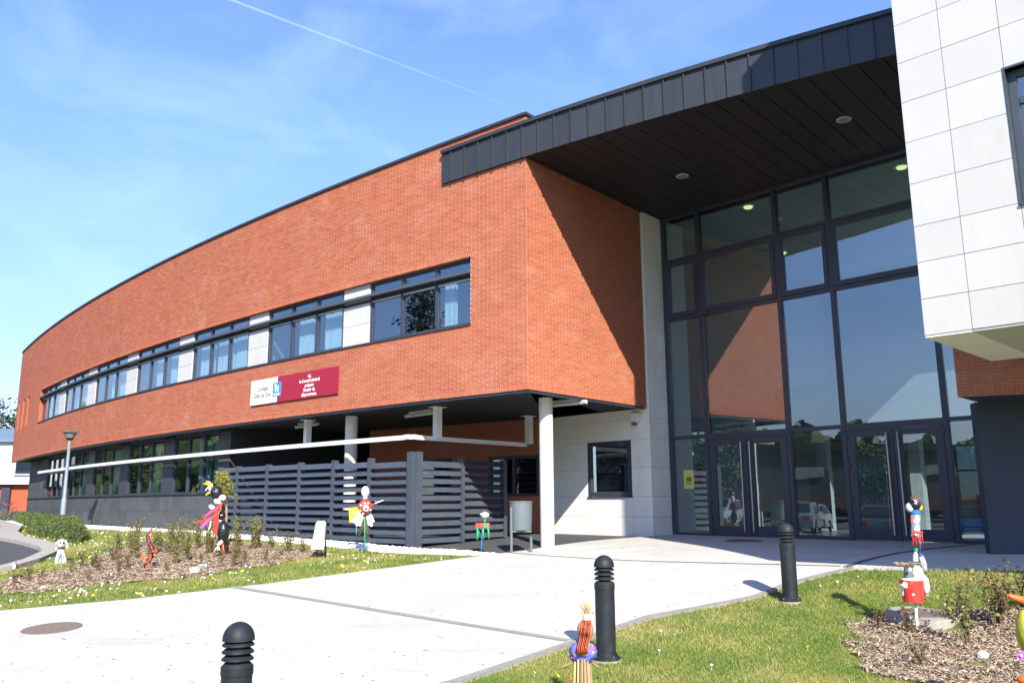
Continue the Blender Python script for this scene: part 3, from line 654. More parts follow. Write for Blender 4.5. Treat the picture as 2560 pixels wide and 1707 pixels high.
# fluorescent tubes
for (x,y,a) in ((-5.6,22.7,2.3),(-2.2,19.9,2.3),(1.1,17.95,-.72)):
    f_=MB().tube([(x-.62*math.cos(a),y-.62*math.sin(a),2.86),(x+.62*math.cos(a),y+.62*math.sin(a),2.86)],.045,8); f_.box((x,y,2.92),(.9,.06,.05),a); f_.obj('tube_light','lightfit',B1)
# ------------------------------------------------------------------ white blade canopy hung under the overhang
WB=thing('white_blade_rail','thin white steel blade hung below the brick overhang above the louver fence','canopy rail',(-2.34,18.5,2.2))
apex=Vector((-2.34,18.5,0)); BLr=Line((-2.34,18.5),(.62,21.75),-1); d_ap=2.02+.62
mb=MB().slab(FA,3.43,31.4,-.26,-.36,2.17,2.27); mb.slab(BLr,0,4.0,.02,-.10,2.172,2.268); mb.obj('blade','white',WB)
MB().slab(FA,3.6,31.3,-.36,-.50,2.215,2.235).obj('blade_flange','white',WB)
for p in ((-5.4,22.0),(-1.72,19.12),(.42,21.3)):
    mb=MB().box((p[0],p[1],2.58),(.15,.15,.70),.76); mb.obj('hanger_post','white',WB); MB().box((p[0],p[1],2.935),(.34,.26,.014),.76).obj('hanger_plate','white',WB)
for k in range(4):
    a=13.0+k*4.6; MB().slab(FA,a,a+.05,-.50,O2,2.19,2.23).obj('bracket','white',WB)
# ------------------------------------------------------------------ louver fence
FE=thing('louver_fence','blue grey metal louver fence with tilted slats below the brick overhang','fence',fence_corner)
fd=Vector((-5.17+2.07,20.55-17.76,0)).normalized(); fd=Vector((-3.1,2.79,0)).normalized()
FLn=Line((-2.07,17.76),(-2.07+fd.x*10,17.76+fd.y*10),1); FRn=Line((-2.07,17.76),(-.22,19.87),-1)
def fence_run(L,posts,last):
    for i,p in enumerate(posts):
        if i==0: continue
        g=G(*L(p)[:2]); mb=MB().slab(L,p-.02,p+.02,-.10,.05,g,1.765); mb.slab(L,p-.05,p+.05,.05,.062,g,1.765); mb.obj('post','louver',FE)
    for a,b in zip(posts[:-1],posts[1:]):
        g0=G(*L((a+b)/2)[:2])+.05
        for k in range(10):
            z=g0+.02+k*.176; a1,b1=a+.022,b-.022
            # tilted slat: leaning outwards at the foot, with a small nosing
            MB().hexa([L(a1,.045,z),L(b1,.045,z),L(b1,.030,z-.004),L(a1,.030,z-.004)],[L(a1,-.055,z+.108),L(b1,-.055,z+.108),L(b1,-.068,z+.103),L(a1,-.068,z+.103)]).add(*nose(L,a1,b1,z)).obj('slat','louver',FE)
def nose(L,a,b,z):
    v=[L(a,.045,z),L(b,.045,z),L(b,.049,z-.022),L(a,.049,z-.022),L(a,.033,z),L(b,.033,z),L(b,.041,z-.022),L(a,.041,z-.022)]
    return v,[(0,1,2,3),(4,7,6,5),(3,2,6,7)]
fence_run(FLn,[0,1.46,2.80,4.17,5.6,7.05,8.0],0)
fence_run(FRn,[0,1.40,2.81],0)
g=G(-2.07,17.76); mb=MB()
mb.slab(FLn,0,.17,.03,.07,g,1.85); mb.slab(FRn,-.0,.17,.03,.07,g,1.85); mb.slab(FLn,-.02,.16,-.1,.028,g,1.84); mb.obj('corner_post','louver',FE)
# ------------------------------------------------------------------ entrance hall
HL=thing('entrance_hall','tall glazed entrance hall with dark frames under a black metal canopy','building',CW(0))
# canopy
FL=FS.l[-1]; CN=FS
nseam=int(FL/.4)
fo=.06
can=MB()
can.slab(FS,0,FL,-.02,fo-.012,7.755,8.45); can.obj('fascia_board','soffit',HL)
cols=[0]+[.30+.4*i for i in range(int((FL-.3)/.4)+1)]
for a,b in zip(cols[:-1],cols[1:]):
    MB().slab(FS,a+.002,b-.002,fo-.012,fo,7.75,8.45).obj('metal_panel','zinc',HL)
mb=MB()
for a in cols[1:]: mb.slab(FS,a-.012,a+.012,fo,fo+.035,7.742,8.44)
mb.obj('standing_seams','zinc',HL)
MB().slab(FS,-.01,FL,-.3,fo+.055,8.45,8.53).obj('canopy_coping','zinc',HL)
# soffit panels run from the fascia to the glazing
sdirv=Vector((3.10,3.5,0)).normalized()
def cwhit(p):
    # intersection of p+t*sdir with curtain line (or side wall limits)
    d=CW.p-p; n=CW.n; t=d.dot(n)/sdirv.dot(n); return p+sdirv*t
s_c=1.82+.32
sp_=[s for s in cols if s>s_c-.3]
sp_=[c+.12 for c in cols if c+.12>1.0]
for a,b in zip(sp_[:-1],sp_[1:]):
    p,q=FS(a,.0),FS(b,.0); p2,q2=cwhit(p),cwhit(q)
    o=MB(); gp=(q-p).normalized()*.008
    z=7.75+random.uniform(0,.003)
    o.hexa([(p+gp).to_tuple()[:2]+(z,),(q-gp).to_tuple()[:2]+(z,),(q2-gp).to_tuple()[:2]+(z,),(p2+gp).to_tuple()[:2]+(z,)],[(p+gp).to_tuple()[:2]+(z+.03,),(q-gp).to_tuple()[:2]+(z+.03,),(q2-gp).to_tuple()[:2]+(z+.03,),(p2+gp).to_tuple()[:2]+(z+.03,)])
    o.obj('soffit_panel','soffit',HL)
poly=[tuple(FS(s,-.03)[:2]) for s in np.linspace(.0,FL-.01,14)]+[(12,16),(6,24),(1,22)]
MB().prism(poly,7.79,8.40).obj('canopy_deck','black',HL)
for (x,y) in ((3.74,17.19),(6.21,14.48)):
    dl=MB().lathe([(.135,7.735),(.135,7.752)],(x,y,0),24).obj('downlight','lightfit',HL); MB().lathe([(.10,7.728),(.10,7.737)],(x,y,0),20).obj('reflector',mat('lamp_off',(.28,.27,.24),.3,metal=.5),dl)
# pale pier and wall
panels(HL,EP,[0,EP.len],[-.05,.43,.90,1.56,2.22,2.72,3.20,3.75,4.31,4.85,5.40,5.96,6.51,7.06,7.75],'beige')
MB().slab(EP,.12,EP.len-.003,-.04,-.15,-.05,7.75).obj('pier_core','joint',HL)
panels(HL,BW,[0.004,.57,1.24,1.93,2.62,BW.len],[-.05,.43,.90,1.56,2.22,2.70,2.94],'beige',skip=lambda s,z:.57<s<1.93 and .9<z<2.22)
panels(HL,BW,[0.0,.12],[2.95,3.75,4.31,4.85,5.40,5.96,6.51,7.06,7.75],'beige')
mb=MB()
for a,b,e,f in ((.003,.57,-.05,2.94),(1.93,BW.len,-.05,2.94),(.57,1.93,-.05,.9),(.57,1.93,2.22,2.94)): mb.slab(BW,max(a,.16) if e<2.9 else a,b,-.035,-.14,e,f)
mb.obj('wall_core','joint',HL)
fr=MB(); 
for a,b,e,f in ((.57,.68,.9,2.22),(1.82,1.93,.9,2.22),(.68,1.82,.9,1.02),(.68,1.82,2.12,2.22)): fr.slab(BW,a+.003,b-.003,.012,-.08,e+.003,f-.003)
fr.slab(BW,.55,1.95,.035,.0,.875,.90)
w4=fr.obj('window','frame',HL); MB().slab(BW,.68,1.82,-.03,-.042,1.02,2.12).obj('pane','glass2',w4)
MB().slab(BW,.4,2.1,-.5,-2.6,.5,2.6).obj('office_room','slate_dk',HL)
# curtain wall
Wd=7.35
mull=[0,1.05,3.08,4.29,6.25,Wd]
fm=MB()
for i,t in enumerate(mull):
    fm=MB(); a=t-.045 if i else 0; fm.slab(CW,a,a+.09,.035,-.14,0,7.75); fm.obj('mullion','frame',HL)
def rail(a,b,z0,z1,o0=.03,o1=-.12): return MB().slab(CW,a,b,o0,o1,z0,z1)
for (a0,b0) in zip(mull[:-1],mull[1:]):
    a=a0+.046 if a0 else .091; b=b0-.046
    for z0,z1 in ((0,.07),(2.22,2.30),(5.10,5.17),(6.58,6.65),(7.68,7.75)):
        if z0==0 and (a0 in (1.05,4.29)): continue
        rail(a,b,z0,z1).obj('transom','frame',HL)
    # fixed panes
    def pane(z0,z1,aa=a,bb=b,par=HL,o=0.): return MB().slab(CW,aa,bb,o-.02,o-.034,z0,z1).obj('pane','glass',par)
    pane(2.30,5.10); pane(6.65,7.68)
    # opening light with its own heavy frame
    ow=MB()
    for (p,q,e,f) in ((a+.004,a+.10,5.18,6.57),(b-.10,b-.004,5.18,6.57),(a+.10,b-.10,5.18,5.29),(a+.10,b-.10,6.47,6.57)): ow.slab(CW,p,q,.045,-.05,e,f)
    ww=ow.obj('opening_light','frame',HL); pane(5.29,6.47,a+.10,b-.10,ww)
    if a0 not in (1.05,4.29): pane(.07,2.22)
# doors
for (a0,b0) in ((1.05,3.08),(4.29,6.25)):
    a,b=a0+.047,b0-.047; mid=(a+b)/2
    rail(a,b,2.17,2.219).obj('door_head','frame',HL)
    for side,(p,q) in enumerate(((a+.01,mid-.008),(mid+.008,b-.01))):
        d=MB(); o0,o1=.03,-.04
        for (s1_,s2_,e,f) in ((p,p+.15,.02,2.16),(q-.15,q,.02,2.16),(p+.15,q-.15,.02,.24),(p+.15,q-.15,2.03,2.16)): d.slab(CW,s1_,s2_,o0,o1,e,f)
        dr=d.obj('door','frame',HL); MB().slab(CW,p+.15,q-.15,0,-.014,.24,2.03).obj('pane','glass',dr)
        hx=(q-.10) if side==0 else (p+.10)
        for off in (.10,-.11):
            h=MB().tube([CW(hx,off,.12),CW(hx,off,2.08)],.016,10)
            for z in (.3,1.9): h.tube([CW(hx,off,z),CW(hx,.03 if off>0 else -.04,z)],.011,6)
            h.obj('handle','steel',dr,smooth=True)
        ex=p if side==0 else q
        for z in (.12,.75,1.4,2.0): MB().slab(CW,ex-.03,ex+.03,.03,.055,z,z+.10).obj('hinge','frame',dr)
MB().slab(CW,0,Wd,.05,-.15,-.03,.0).obj('threshold','frame',HL)
# hall interior
mb=MB(); mb.strip(CW,-.2,9,-.15,-9,-.01,1); mb.obj('hall_floor',mat('tiled_floor',(.22,.21,.19),.3,noise=.08),HL)
for i in range(22):
    MB().slab(CW,-1+i*.45,-1+i*.45+.44,-.16,-9,7.60,7.63).obj('ceiling_plank','roomceil',HL)
for (x_,y_) in ((5.60,18.75),(8.15,16.4),(7.6,22.5)):
    MB().lathe([(.09,7.565),(.11,7.60)],(x_,y_,0),18).obj('lit_downlight','lamp_on',HL)
mb=MB(); mb.wall(CW,-.3,9.2,-9,2.9,7.6); mb.quad(CW(-.2,-.16,0),CW(-.2,-9,0),CW(-.2,-9,7.6),CW(-.2,-.16,7.6)); mb.slab(CW,-.3,3.4,-8.9,-9,0,2.9); mb.slab(CW,3.4,9.2,-8.9,-9,2.25,2.9); mb.slab(CW,8.6,9.2,-9.0,-8.9,0,2.25)
mb.obj('hall_wall','room',HL)
MB().slab(CW,-.2,9.2,-4.2,-9,2.65,2.9).obj('gallery','room',HL)
MB().slab(CW,.6,9.2,-4.1,-4.2,2.65,3.75).obj('gallery_parapet','room',HL)
for s in (3.4,4.9,6.4,7.9): MB().slab(CW,s-.04,s+.04,-8.8,-8.95,0,2.25).obj('rear_mullion','frame',HL)
MB().slab(CW,3.4,9.0,-8.8,-8.95,1.55,1.62).obj('rear_transom','frame',HL)
MB().slab(CW,3.44,8.96,-8.86,-8.87,0.02,2.24).obj('rear_pane','glass',HL)
for a in (1.2,3.6): MB().slab(CW,a,a+.28,-5.0,-5.28,0,2.65).obj('hall_pillar','beige',HL)
mb=MB().prism([(3.4,20.0),(3.8,20.4),(9.8,14.5),(14,18),(10,26),(2,24)],8.35,8.44); mb.obj('roof','zinc',HL)
# ------------------------------------------------------------------ right-hand wing: white stone box, brick band, dark wall
SB=thing('stone_wing','white stone clad upper storey overhanging a brick band and dark wall','building',(6.5,12.1,0))
zr=[2.69,3.13,3.58,4.03,4.57,5.11,5.64,6.17,6.69,7.21,7.73,8.25,8.77,9.29,9.81,10.33,10.85]
panels(SB,WF,[0,.52,1.15,2.1,3.3,4.4,5.5,6.7],zr,'stone',thick=.05,gap=.007,skip=lambda s,z:(1.15<s<3.3 and 4.03<z<5.64) )
# second column shares its joint with the next one below the window
panels(SB,WS,[.0,.62,1.24,WS.len],zr,'stone',thick=.05)
mb=MB()
for a,b,e,f in ((.052,1.15,2.70,10.84),(1.15,3.3,2.70,4.03),(1.15,3.3,5.64,10.84),(3.3,6.7,2.70,10.84)): mb.slab(WF,a,b,-.012,-.25,e,f)
p0=WF(.03,-.03); mb.add([WF(.03,-.03,10.83),WF(6.7,-.03,10.83),(11,10,10.83),(8,15,10.83),WS(6,-.03,10.83)],[(0,1,2,3,4)])
mb.slab(WS,.03,WS.len,-.012,-.2,2.70,10.84)
mb.slab(WS,WS.len,6.2,-.0,-.2,4.2,10.85)
mb.obj('box_core','joint',SB)
# soffit of the box
def sofp(a,b,e,f): return [WF(a,-e,0),WF(b,-e,0),WF(b,-f,0),WF(a,-f,0)]
for i,(a,b) in enumerate(((0.005,.515),(.525,1.9),(1.91,3.3),(3.31,4.8),(4.81,6.7))):
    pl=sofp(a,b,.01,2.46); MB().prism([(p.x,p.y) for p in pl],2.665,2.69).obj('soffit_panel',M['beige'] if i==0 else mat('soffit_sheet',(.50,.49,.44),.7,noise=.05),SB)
# box window
fr=MB()
for a,b,e,f in ((1.15,1.24,4.03,5.64),(3.21,3.3,4.03,5.64),(1.24,3.21,4.03,4.12),(1.24,3.21,5.55,5.64),(1.24,3.21,5.22,5.30),(2.2,2.28,4.12,5.22)): fr.slab(WF,a+.003,b-.003,-.10,-.17,e+.003,f-.003)
w5=fr.obj('window','louver',SB); MB().slab(WF,1.24,3.21,-.13,-.142,4.12,5.55).obj('pane','glass2',w5)
rv=MB().slab(WF,1.125,1.15,.004,-.2,4.0,5.665); rv.slab(WF,1.15,3.3,.03,-.12,4.0,4.03); rv.slab(WF,1.15,3.3,.004,-.2,5.64,5.665); rv.obj('window_surround','louver',SB)
MB().slab(WF,1.2,3.2,-.6,-2.4,4.1,5.6).obj('room','room',SB)
brickwall(SB,RB,0,4.2,2.26,4.6,[],[(0,4.2,2.26)],limit=300)
mb=MB(); mb.quad(RB(0,-.01,2.26),(9.6,15.2,2.26),(9.6,15.2,8.4),RB(0,-.01,8.4)); mb.obj('side_wall','brick',SB)
MB().wall(RB,0,4.2,-.02,4.6,8.4).obj('upper_wall','brick',SB)
MB().add([RB(.0,-.012,2.262),RB(4.2,-.012,2.262),(11,15,2.262),(9.3,15.0,2.262)],[(0,1,2,3)]).obj('band_soffit','darkwall',SB)
mb=MB().slab(RD,0,3.9,0,-.25,-.06,2.262); mb.quad(RD(.0,-.25,-.06),(9.5,15.2,-.06),(9.5,15.2,2.26),RD(0,-.25,2.26)); mb.obj('dark_wall','darkwall',SB)
sg=MB().box((0,0,0),(.06,.1,.1)); 
# ------------------------------------------------------------------ sign on the brick facade
SG=thing('school_sign','long sign on the brick facade, pale panel at left and crimson at right','sign',FA(7.7,0,3.7))
MB().slab(FA,8.37,9.67,.02,.045,3.37,4.03).obj('pale_board','signwhite',SG)
MB().slab(FA,5.80,8.368,.02,.045,3.36,4.03).obj('crimson_board','signred',SG)
MB().slab(FA,8.19,8.58,.046,.05,3.52,3.885).obj('blue_logo','signblue',SG)
def text(body,size,s,z,m,name='lettering',off=.049,bold=0,sx=1):
    cu=bpy.data.curves.new('txt','FONT'); cu.body=body; cu.size=size; cu.align_x='CENTER'; cu.align_y='CENTER'; cu.extrude=.0015; cu.offset=bold
    to=bpy.data.objects.new('txt',cu); COL.objects.link(to); dg=bpy.context.evaluated_depsgraph_get(); me=bpy.data.meshes.new_from_object(to.evaluated_get(dg)); bpy.data.objects.remove(to)
    t=-FA.T(s); p=FA(s,off,z)-origin(SG)
    n=(FA(s,1)-FA(s,0)); mtx=Matrix(((t.x*sx,0,n.x,p.x),(t.y*sx,0,n.y,p.y),(0,1,0,p.z),(0,0,0,1)))
    me.name=name; me.materials.clear(); me.materials.append(M[m]); o=child(name,me,SG,mtx); return o
text('Collège',.155,9.06,3.775,'ink',sx=1.05); text('Gilles de Chin',.155,9.08,3.60,'ink',sx=.98)
for b_,z,sz in (('ici,',3.905,.125),('le Conseil général',3.79,.118),('prépare',3.675,.118),("l'avenir du",3.56,.118),('département.',3.445,.118)): text(b_,sz,6.95,z,'printwhite',bold=.0022)
# logo: white slanted N with a small swoosh, and a short line of print below
def lg(pts): MB().add([FA(8.385-x,.0512,z) for x,z in pts],[tuple(range(len(pts)))]).obj('logo_mark','printwhite',SG)
lg([(-.11,3.86),(-.06,3.86),(-.03,3.63),(-.08,3.63)]); lg([(-.075,3.84),(-.035,3.84),(.07,3.63),(.03,3.63)]); lg([(.035,3.80),(.075,3.80),(.075,3.63),(.035,3.66)])
MB().slab(FA,8.24,8.53,.051,.0525,3.565,3.592).obj('print_line','printwhite',SG); MB().slab(FA,8.27,8.50,.051,.0525,3.54,3.55).obj('print_line','printwhite',SG)
# ------------------------------------------------------------------ bollards
def bollard():
    t=thing('bollard','','bollard',(0,0,0),'dark louvred bollards along the path')
    MB().lathe([(.155,-.06),(.155,.008)],(0,0,0),24).obj('footing','kerb',t)
    MB().lathe([(.14,.008),(.14,.03),(.128,.04),(.108,.045),(.106,.07),(.098,.075)],(0,0,0),28).obj('base_flange','bollard',t,smooth=True)
    MB().lathe([(.098,.07),(.098,.675)],(0,0,0),28).obj('body','bollard',t,smooth=True)
    MB().lathe([(.103,.675),(.103,.725),(.099,.73),(.082,.748)],(0,0,0),28).obj('collar','bollard',t,smooth=True)
    MB().lathe([(.060,.74),(.060,.89)],(0,0,0),20).obj('core','black',t,smooth=True)
    for k in range(3):
        z=.765+k*.0435; MB().lathe([(.100,z),(.1025,z+.005),(.1015,z+.010),(.078,z+.030),(.06,z+.032)],(0,0,0),28).obj('louvre_ring','bollard',t,smooth=True)
    MB().lathe([(.06,.888),(.103,.886)]+[(.103*math.cos(a),.892+.110*math.sin(a)) for a in np.linspace(0,1.5,10)]+[(.004,1.002)],(0,0,0),28).obj('cap','bollard',t,smooth=True)
    for k in range(4):
        a=k*math.pi/2+.5; MB().lathe([(.01,.03),(.01,.052)],(.124*math.cos(a),.124*math.sin(a),0),6).obj('bolt','steel',t)
    return t
bo=bollard()
bl=[((602,5.9,-.0),'nearest bollard, cut by the bottom edge in front of the pale path'),((1516,1649),'bollard standing right behind the straw figure at the lawn edge'),((1977,1503),'farthest bollard, at the lawn edge in front of the glass doors')]
for i,((*p,),lab) in enumerate(bl):
    o=bo if i==0 else copy_tree(bo)
    if i==0: x,y=-1.8,5.72; o.location=(x,y,-1.765+.8+.0)
    else:
        q=ground(*p); o.location=q
    o['label']=lab
# ------------------------------------------------------------------ litter bin
q=ground(1303,1380); BN=thing('litter_bin','grey perforated metal litter bin on two legs beside the white column','litter bin',q)
MB().lathe([(.20,.42),(.205,.44),(.222,.95),(.232,.955),(.232,.975),(.212,.975),(.205,.93),(.19,.46),(.0,.45)],q,28).obj('bin_body','galv',BN,smooth=True)
for sx_ in (-1,1):
    MB().tube([(q.x+sx_*.19,q.y-.16,q.z-.03),(q.x+sx_*.19,q.y-.16,q.z+.30 if sx_>0 else q.z+.86)],.026,8).obj('leg','galv',BN)
MB().box((q.x,q.y-.12,q.z+.40),(.40,.05,.03)).obj('crossbar','galv',BN)
MB().tube([(q.x-.2,q.y-.16,q.z+.6),(q.x-.18,q.y-.1,q.z+.6)],.015,6).obj('bracket','galv',BN)
# ------------------------------------------------------------------ lamp post
q=ground(152,1312); q=Vector((-15.3,28.9,G(-15.3,28.9))); LPt=thing('street_lamp','tall grey lamp post with a conical glass head in front of the grey wall','lamp post',q)
hgt=3.0
MB().lathe([(.085,0),(.085,1.0),(.06,1.05),(.048,hgt)],q,14).obj('post','lampgrey',LPt,smooth=True)
MB().lathe([(.05,hgt-.02),(.09,hgt+.0),(.13,hgt+.06)],q,20).obj('collar','black',LPt,smooth=True)
MB().lathe([(.12,hgt+.05),(.22,hgt+.25)],q,20).obj('glass_cone',mat('smoky_acrylic',(.22,.21,.20),.15,spec=.8),LPt,smooth=True)
MB().lathe([(.28,hgt+.255),(.28,hgt+.27),(.23,hgt+.285),(.05,hgt+.305)],q,24).obj('lid','galv',LPt,smooth=True)
MB().lathe([(.222,hgt+.245),(.275,hgt+.252)],q,20).obj('lid_rim','steel',LPt,smooth=True)
# second lamp of the same kind stands in the car park, seen mirrored in the doors
l2=copy_tree(LPt); l2.location=(-12.5,8.0,G(-12.5,8)); l2['label']='lamp post of the car park mirrored in the entrance glass'
LPt['group']='lamp posts around the car park'; l2['group']='lamp posts around the car park'
# ------------------------------------------------------------------ manhole covers and siren
def cover(x,y,r_,lab,m='iron',ring=False):
    z=G(x,y)+.021; t=thing('manhole_cover',lab,'manhole cover',(x,y,z))
    if ring: MB().lathe([(r_+.13,-.25),(r_+.13,.05),(r_+.0,.05),(r_,.02)],(x,y,z),26).obj('concrete_ring','kerb',t)
    MB().lathe([(r_,-.01),(r_,.006 if not ring else .05),(r_-.03,.008 if not ring else .055)],(x,y,z),30).obj('lid',m,t)
    k=MB()
    for i in range(-6,7):
        for j in range(-6,7):
            a,b=i*r_/7.5,j*r_/7.5
            if a*a+b*b<(r_*.86)**2: k.box((x+a,y+b,z+(.009 if not ring else .056)),(r_*.07,r_*.07,.006),.6)
    k.obj('tread',m,t); t.rotation_euler=(.072,-.012,0); return t
cover(-5.55,10.48,.33,'rusty round manhole cover in the pale path at the left')
cover(4.55,16.9,.36,'dark manhole cover in the shaded paving before the left doors')
cover(4.72,10.05,.27,'concrete ringed inspection cover at the edge of the right bed','iron',True)
p=BW(.36,.07,0); SI=thing('wall_siren','small white siren box fixed high on the pale stone wall','siren',(p.x,p.y,2.62))
MB().box((p.x,p.y,2.72),(.20,.12,.22),-.81).obj('casing','white',SI); MB().box((p.x-.03,p.y-.04,2.58),(.10,.10,.07),-.81).obj('horn','galv',SI)
p=CW(6.95,.1,0)
# poster on the glass, fire box inside
c0=CW(.49,.0,1.3); PO=thing('poster','yellow green paper notice stuck on the glass beside the left doors','poster',c0)
MB().slab(CW,.345,.625,-.017,-.014,1.07,1.50).obj('sheet','poster',PO); MB().slab(CW,.42,.56,-.0135,-.013,1.22,1.34).obj('picture',mat('brown_print',(.35,.12,.03),.8),PO); MB().slab(CW,.38,.59,-.0135,-.013,1.17,1.19).obj('caption','ink',PO)
c0=CW(.2,-.9,1.3); XB=thing('fire_extinguisher','red fire extinguisher hanging inside the glass left of the doors','extinguisher',c0)
MB().lathe([(.02,1.62),(.05,1.60),(.075,1.55),(.08,1.2),(.07,1.18)][::-1],(c0.x,c0.y,0),14).obj('cylinder','red',XB,smooth=True); MB().box((c0.x,c0.y,1.65),(.05,.12,.05),.5).obj('valve','black',XB)
c0=CW(3.6,-2.6,1.0); BD=thing('display_board','white display board standing inside between the two door pairs','notice board',c0)
MB().slab(CW,3.2,4.0,-2.6,-2.63,.45,1.75).obj('board','white',BD); MB().slab(CW,3.22,3.25,-2.58,-2.66,0,.45).obj('leg','steel',BD); MB().slab(CW,3.95,3.98,-2.58,-2.66,0,.45).obj('leg','steel',BD)
c0=CW(2.55,-2.2,.6); BD=thing('display_board','pale green display board behind the left pair of doors','notice board',c0)
MB().slab(CW,2.35,2.85,-2.2,-2.23,.15,1.5).obj('board',mat('pale_green_board',(.45,.58,.54),.7),BD); MB().slab(CW,2.4,2.44,-2.19,-2.25,0,.15).obj('leg','steel',BD); MB().slab(CW,2.76,2.8,-2.19,-2.25,0,.15).obj('leg','steel',BD)
# ------------------------------------------------------------------ planting and loose ground
def fastmesh(name,V,Fq,m,**props):
    """V (n,3) array, Fq (k,c) array of corner ids"""
    me=bpy.data.meshes.new(name); k,c=Fq.shape
    me.vertices.add(len(V)); me.vertices.foreach_set('co',V.astype(np.float32).ravel())
    me.loops.add(k*c); me.loops.foreach_set('vertex_index',Fq.astype(np.int32).ravel())
    me.polygons.add(k); me.polygons.foreach_set('loop_start',np.arange(0,k*c,c,dtype=np.int32)); me.polygons.foreach_set('loop_total',np.full(k,c,dtype=np.int32))
    me.update(calc_edges=True); me.materials.append(M[m]); o=bpy.data.objects.new(name,me); COL.objects.link(o)
    for a,b in props.items(): o[a]=b
    return o
def inpolyv(x,y,P):
    r=np.zeros(len(x),bool); n=len(P); j=n-1
    for i in range(n):
        xi,yi=P[i]; xj,yj=P[j]
        if yi!=yj:
            c=((yi>y)!=(yj>y))&(x<(xj-xi)*(y-yi)/(yj-yi)+xi); r^=c
        j=i
    return r
gx=np.arange(-30,16,.25); gy=np.arange(-4,46,.25)
GG=np.array([[G(a,b) for b in gy] for a in gx])
def Gv(x,y):
    fx=np.clip((x-gx[0])/.25,0,len(gx)-1.001); fy=np.clip((y-gy[0])/.25,0,len(gy)-1.001); i=fx.astype(int); j=fy.astype(int); u=fx-i; v=fy-j
    return GG[i,j]*(1-u)*(1-v)+GG[i+1,j]*u*(1-v)+GG[i,j+1]*(1-u)*v+GG[i+1,j+1]*u*v
def scatter(P,dens,holes=[],view=True,dfun=None):
    x0,x1=min(p[0] for p in P),max(p[0] for p in P); y0,y1=min(p[1] for p in P),max(p[1] for p in P)
    n=int((x1-x0)*(y1-y0)*dens); x=rng.uniform(x0,x1,n); y=rng.uniform(y0,y1,n)
    k=inpolyv(x,y,P)
    for h in holes: k&=~inpolyv(x,y,h)
    if view: k&=(np.abs(x)<.68*y+.6)&(y>4.0)
    if dfun is not None: k&=rng.uniform(0,1,n)<dfun(x,y)
    return x[k],y[k]
def patch(x,y): return .5+.5*np.sin(x*1.9+np.sin(y*2.3)*1.4)*np.cos(y*1.7+np.sin(x*1.3))
def grass(name,P,holes,dens,h,dfun=None):
    x,y=scatter(P,dens,holes,dfun=dfun); n=len(x); z=Gv(x,y)-.004
    d=np.hypot(x,y); w_=np.clip(.0030*d/7,.0032,.012)
    a=rng.uniform(0,math.pi,n); hh=h*rng.uniform(.45,1.25,n)*(1+.4*patch(x*.9,y*.9)); l=rng.normal(0,.45,(2,n))*hh
    V=np.empty((n,3,3)); V[:,0]=np.stack([x-np.cos(a)*w_,y-np.sin(a)*w_,z],1); V[:,1]=np.stack([x+np.cos(a)*w_,y+np.sin(a)*w_,z],1); V[:,2]=np.stack([x+l[0],y+l[1],z+hh],1)
    return fastmesh(name,V.reshape(-1,3),np.arange(3*n).reshape(-1,3),'blade',kind='stuff')
def grow(P,k=.12):
    cx=sum(p[0] for p in P)/len(P); cy=sum(p[1] for p in P)/len(P); return [(cx+(p[0]-cx)*(1-k/3),cy+(p[1]-cy)*(1-k/3)) for p in P]
grass('grass_blades',RLAWN,[grow(RBED,.12)],5200,.030,dfun=lambda x,y:np.clip(1.35-y/14,.25,1))
grass('grass_blades.001',LAWN,[grow(BED,.14)],1700,.038,dfun=lambda x,y:np.clip(1.7-y/17,.12,1))
def tufts(name,L_,h):
    mb=MB(); random.seed(17)
    for a,b in zip(L_[:-1],L_[1:]):
        a=Vector(a); b=Vector(b); n=int((b-a).length*34)
        for k in range(n):
            if math.sin(k*.31+a.x*3)+random.gauss(0,.5)<-.1: continue
            c=a.lerp(b,random.random()); x=c.x+random.gauss(0,.022); y=c.y+random.gauss(0,.022); z=G(x,y)+.01
            for _ in range(5):
                hh=h*random.uniform(.5,1.5); dx,dy=random.gauss(0,.6)*hh,random.gauss(0,.6)*hh; w_=.0035
                mb.add([(x-w_,y,z),(x+w_,y,z),(x+dx,y+dy,z+hh)],[(0,1,2)])
    mb.obj(name,'blade',kind='stuff')
tufts('edge_grass',[(-5.9,2.56),(-.49,7.86),(.66,9.28),(1.63,10.45),(3.71,11.88),(4.85,12.22),(6.6,11.14),(9,9.7)],.032)
tufts('edge_grass',[(-.58,16.15),(-2.10,14.85),(-3.9,13.40),(-5.44,12.36),(-6.93,11.68),(-9.2,10.2)],.035)
def clover(P,holes,n_,sz):
    mb=MB()
    x,y=scatter(P,60,holes); idx=rng.permutation(len(x))[:n_]
    for i in idx:
        z=G(x[i],y[i]); c_=(x[i],y[i])
        for k in range(random.randint(8,18)):
            px,py=c_[0]+random.gauss(0,.06),c_[1]+random.gauss(0,.06); a=random.uniform(0,6.28); r_=sz*random.uniform(.6,1.3); zz=z+.02+random.uniform(0,.02)
            mb.add([(px,py,zz),(px+r_*math.cos(a),py+r_*math.sin(a),zz+.012),(px+2*r_*math.cos(a+.4),py+2*r_*math.sin(a+.4),zz+.004),(px+r_*math.cos(a+.8),py+r_*math.sin(a+.8),zz+.012)],[(0,1,2,3)])
    return mb
M['weed']=mat('weed_leaf',(.06,.14,.025),.6,rnd=.3)
clover(RLAWN,[RBED],90,.016).obj('lawn_weeds','weed',kind='stuff'); clover(LAWN,[BED],170,.022).obj('lawn_weeds','weed',kind='stuff')
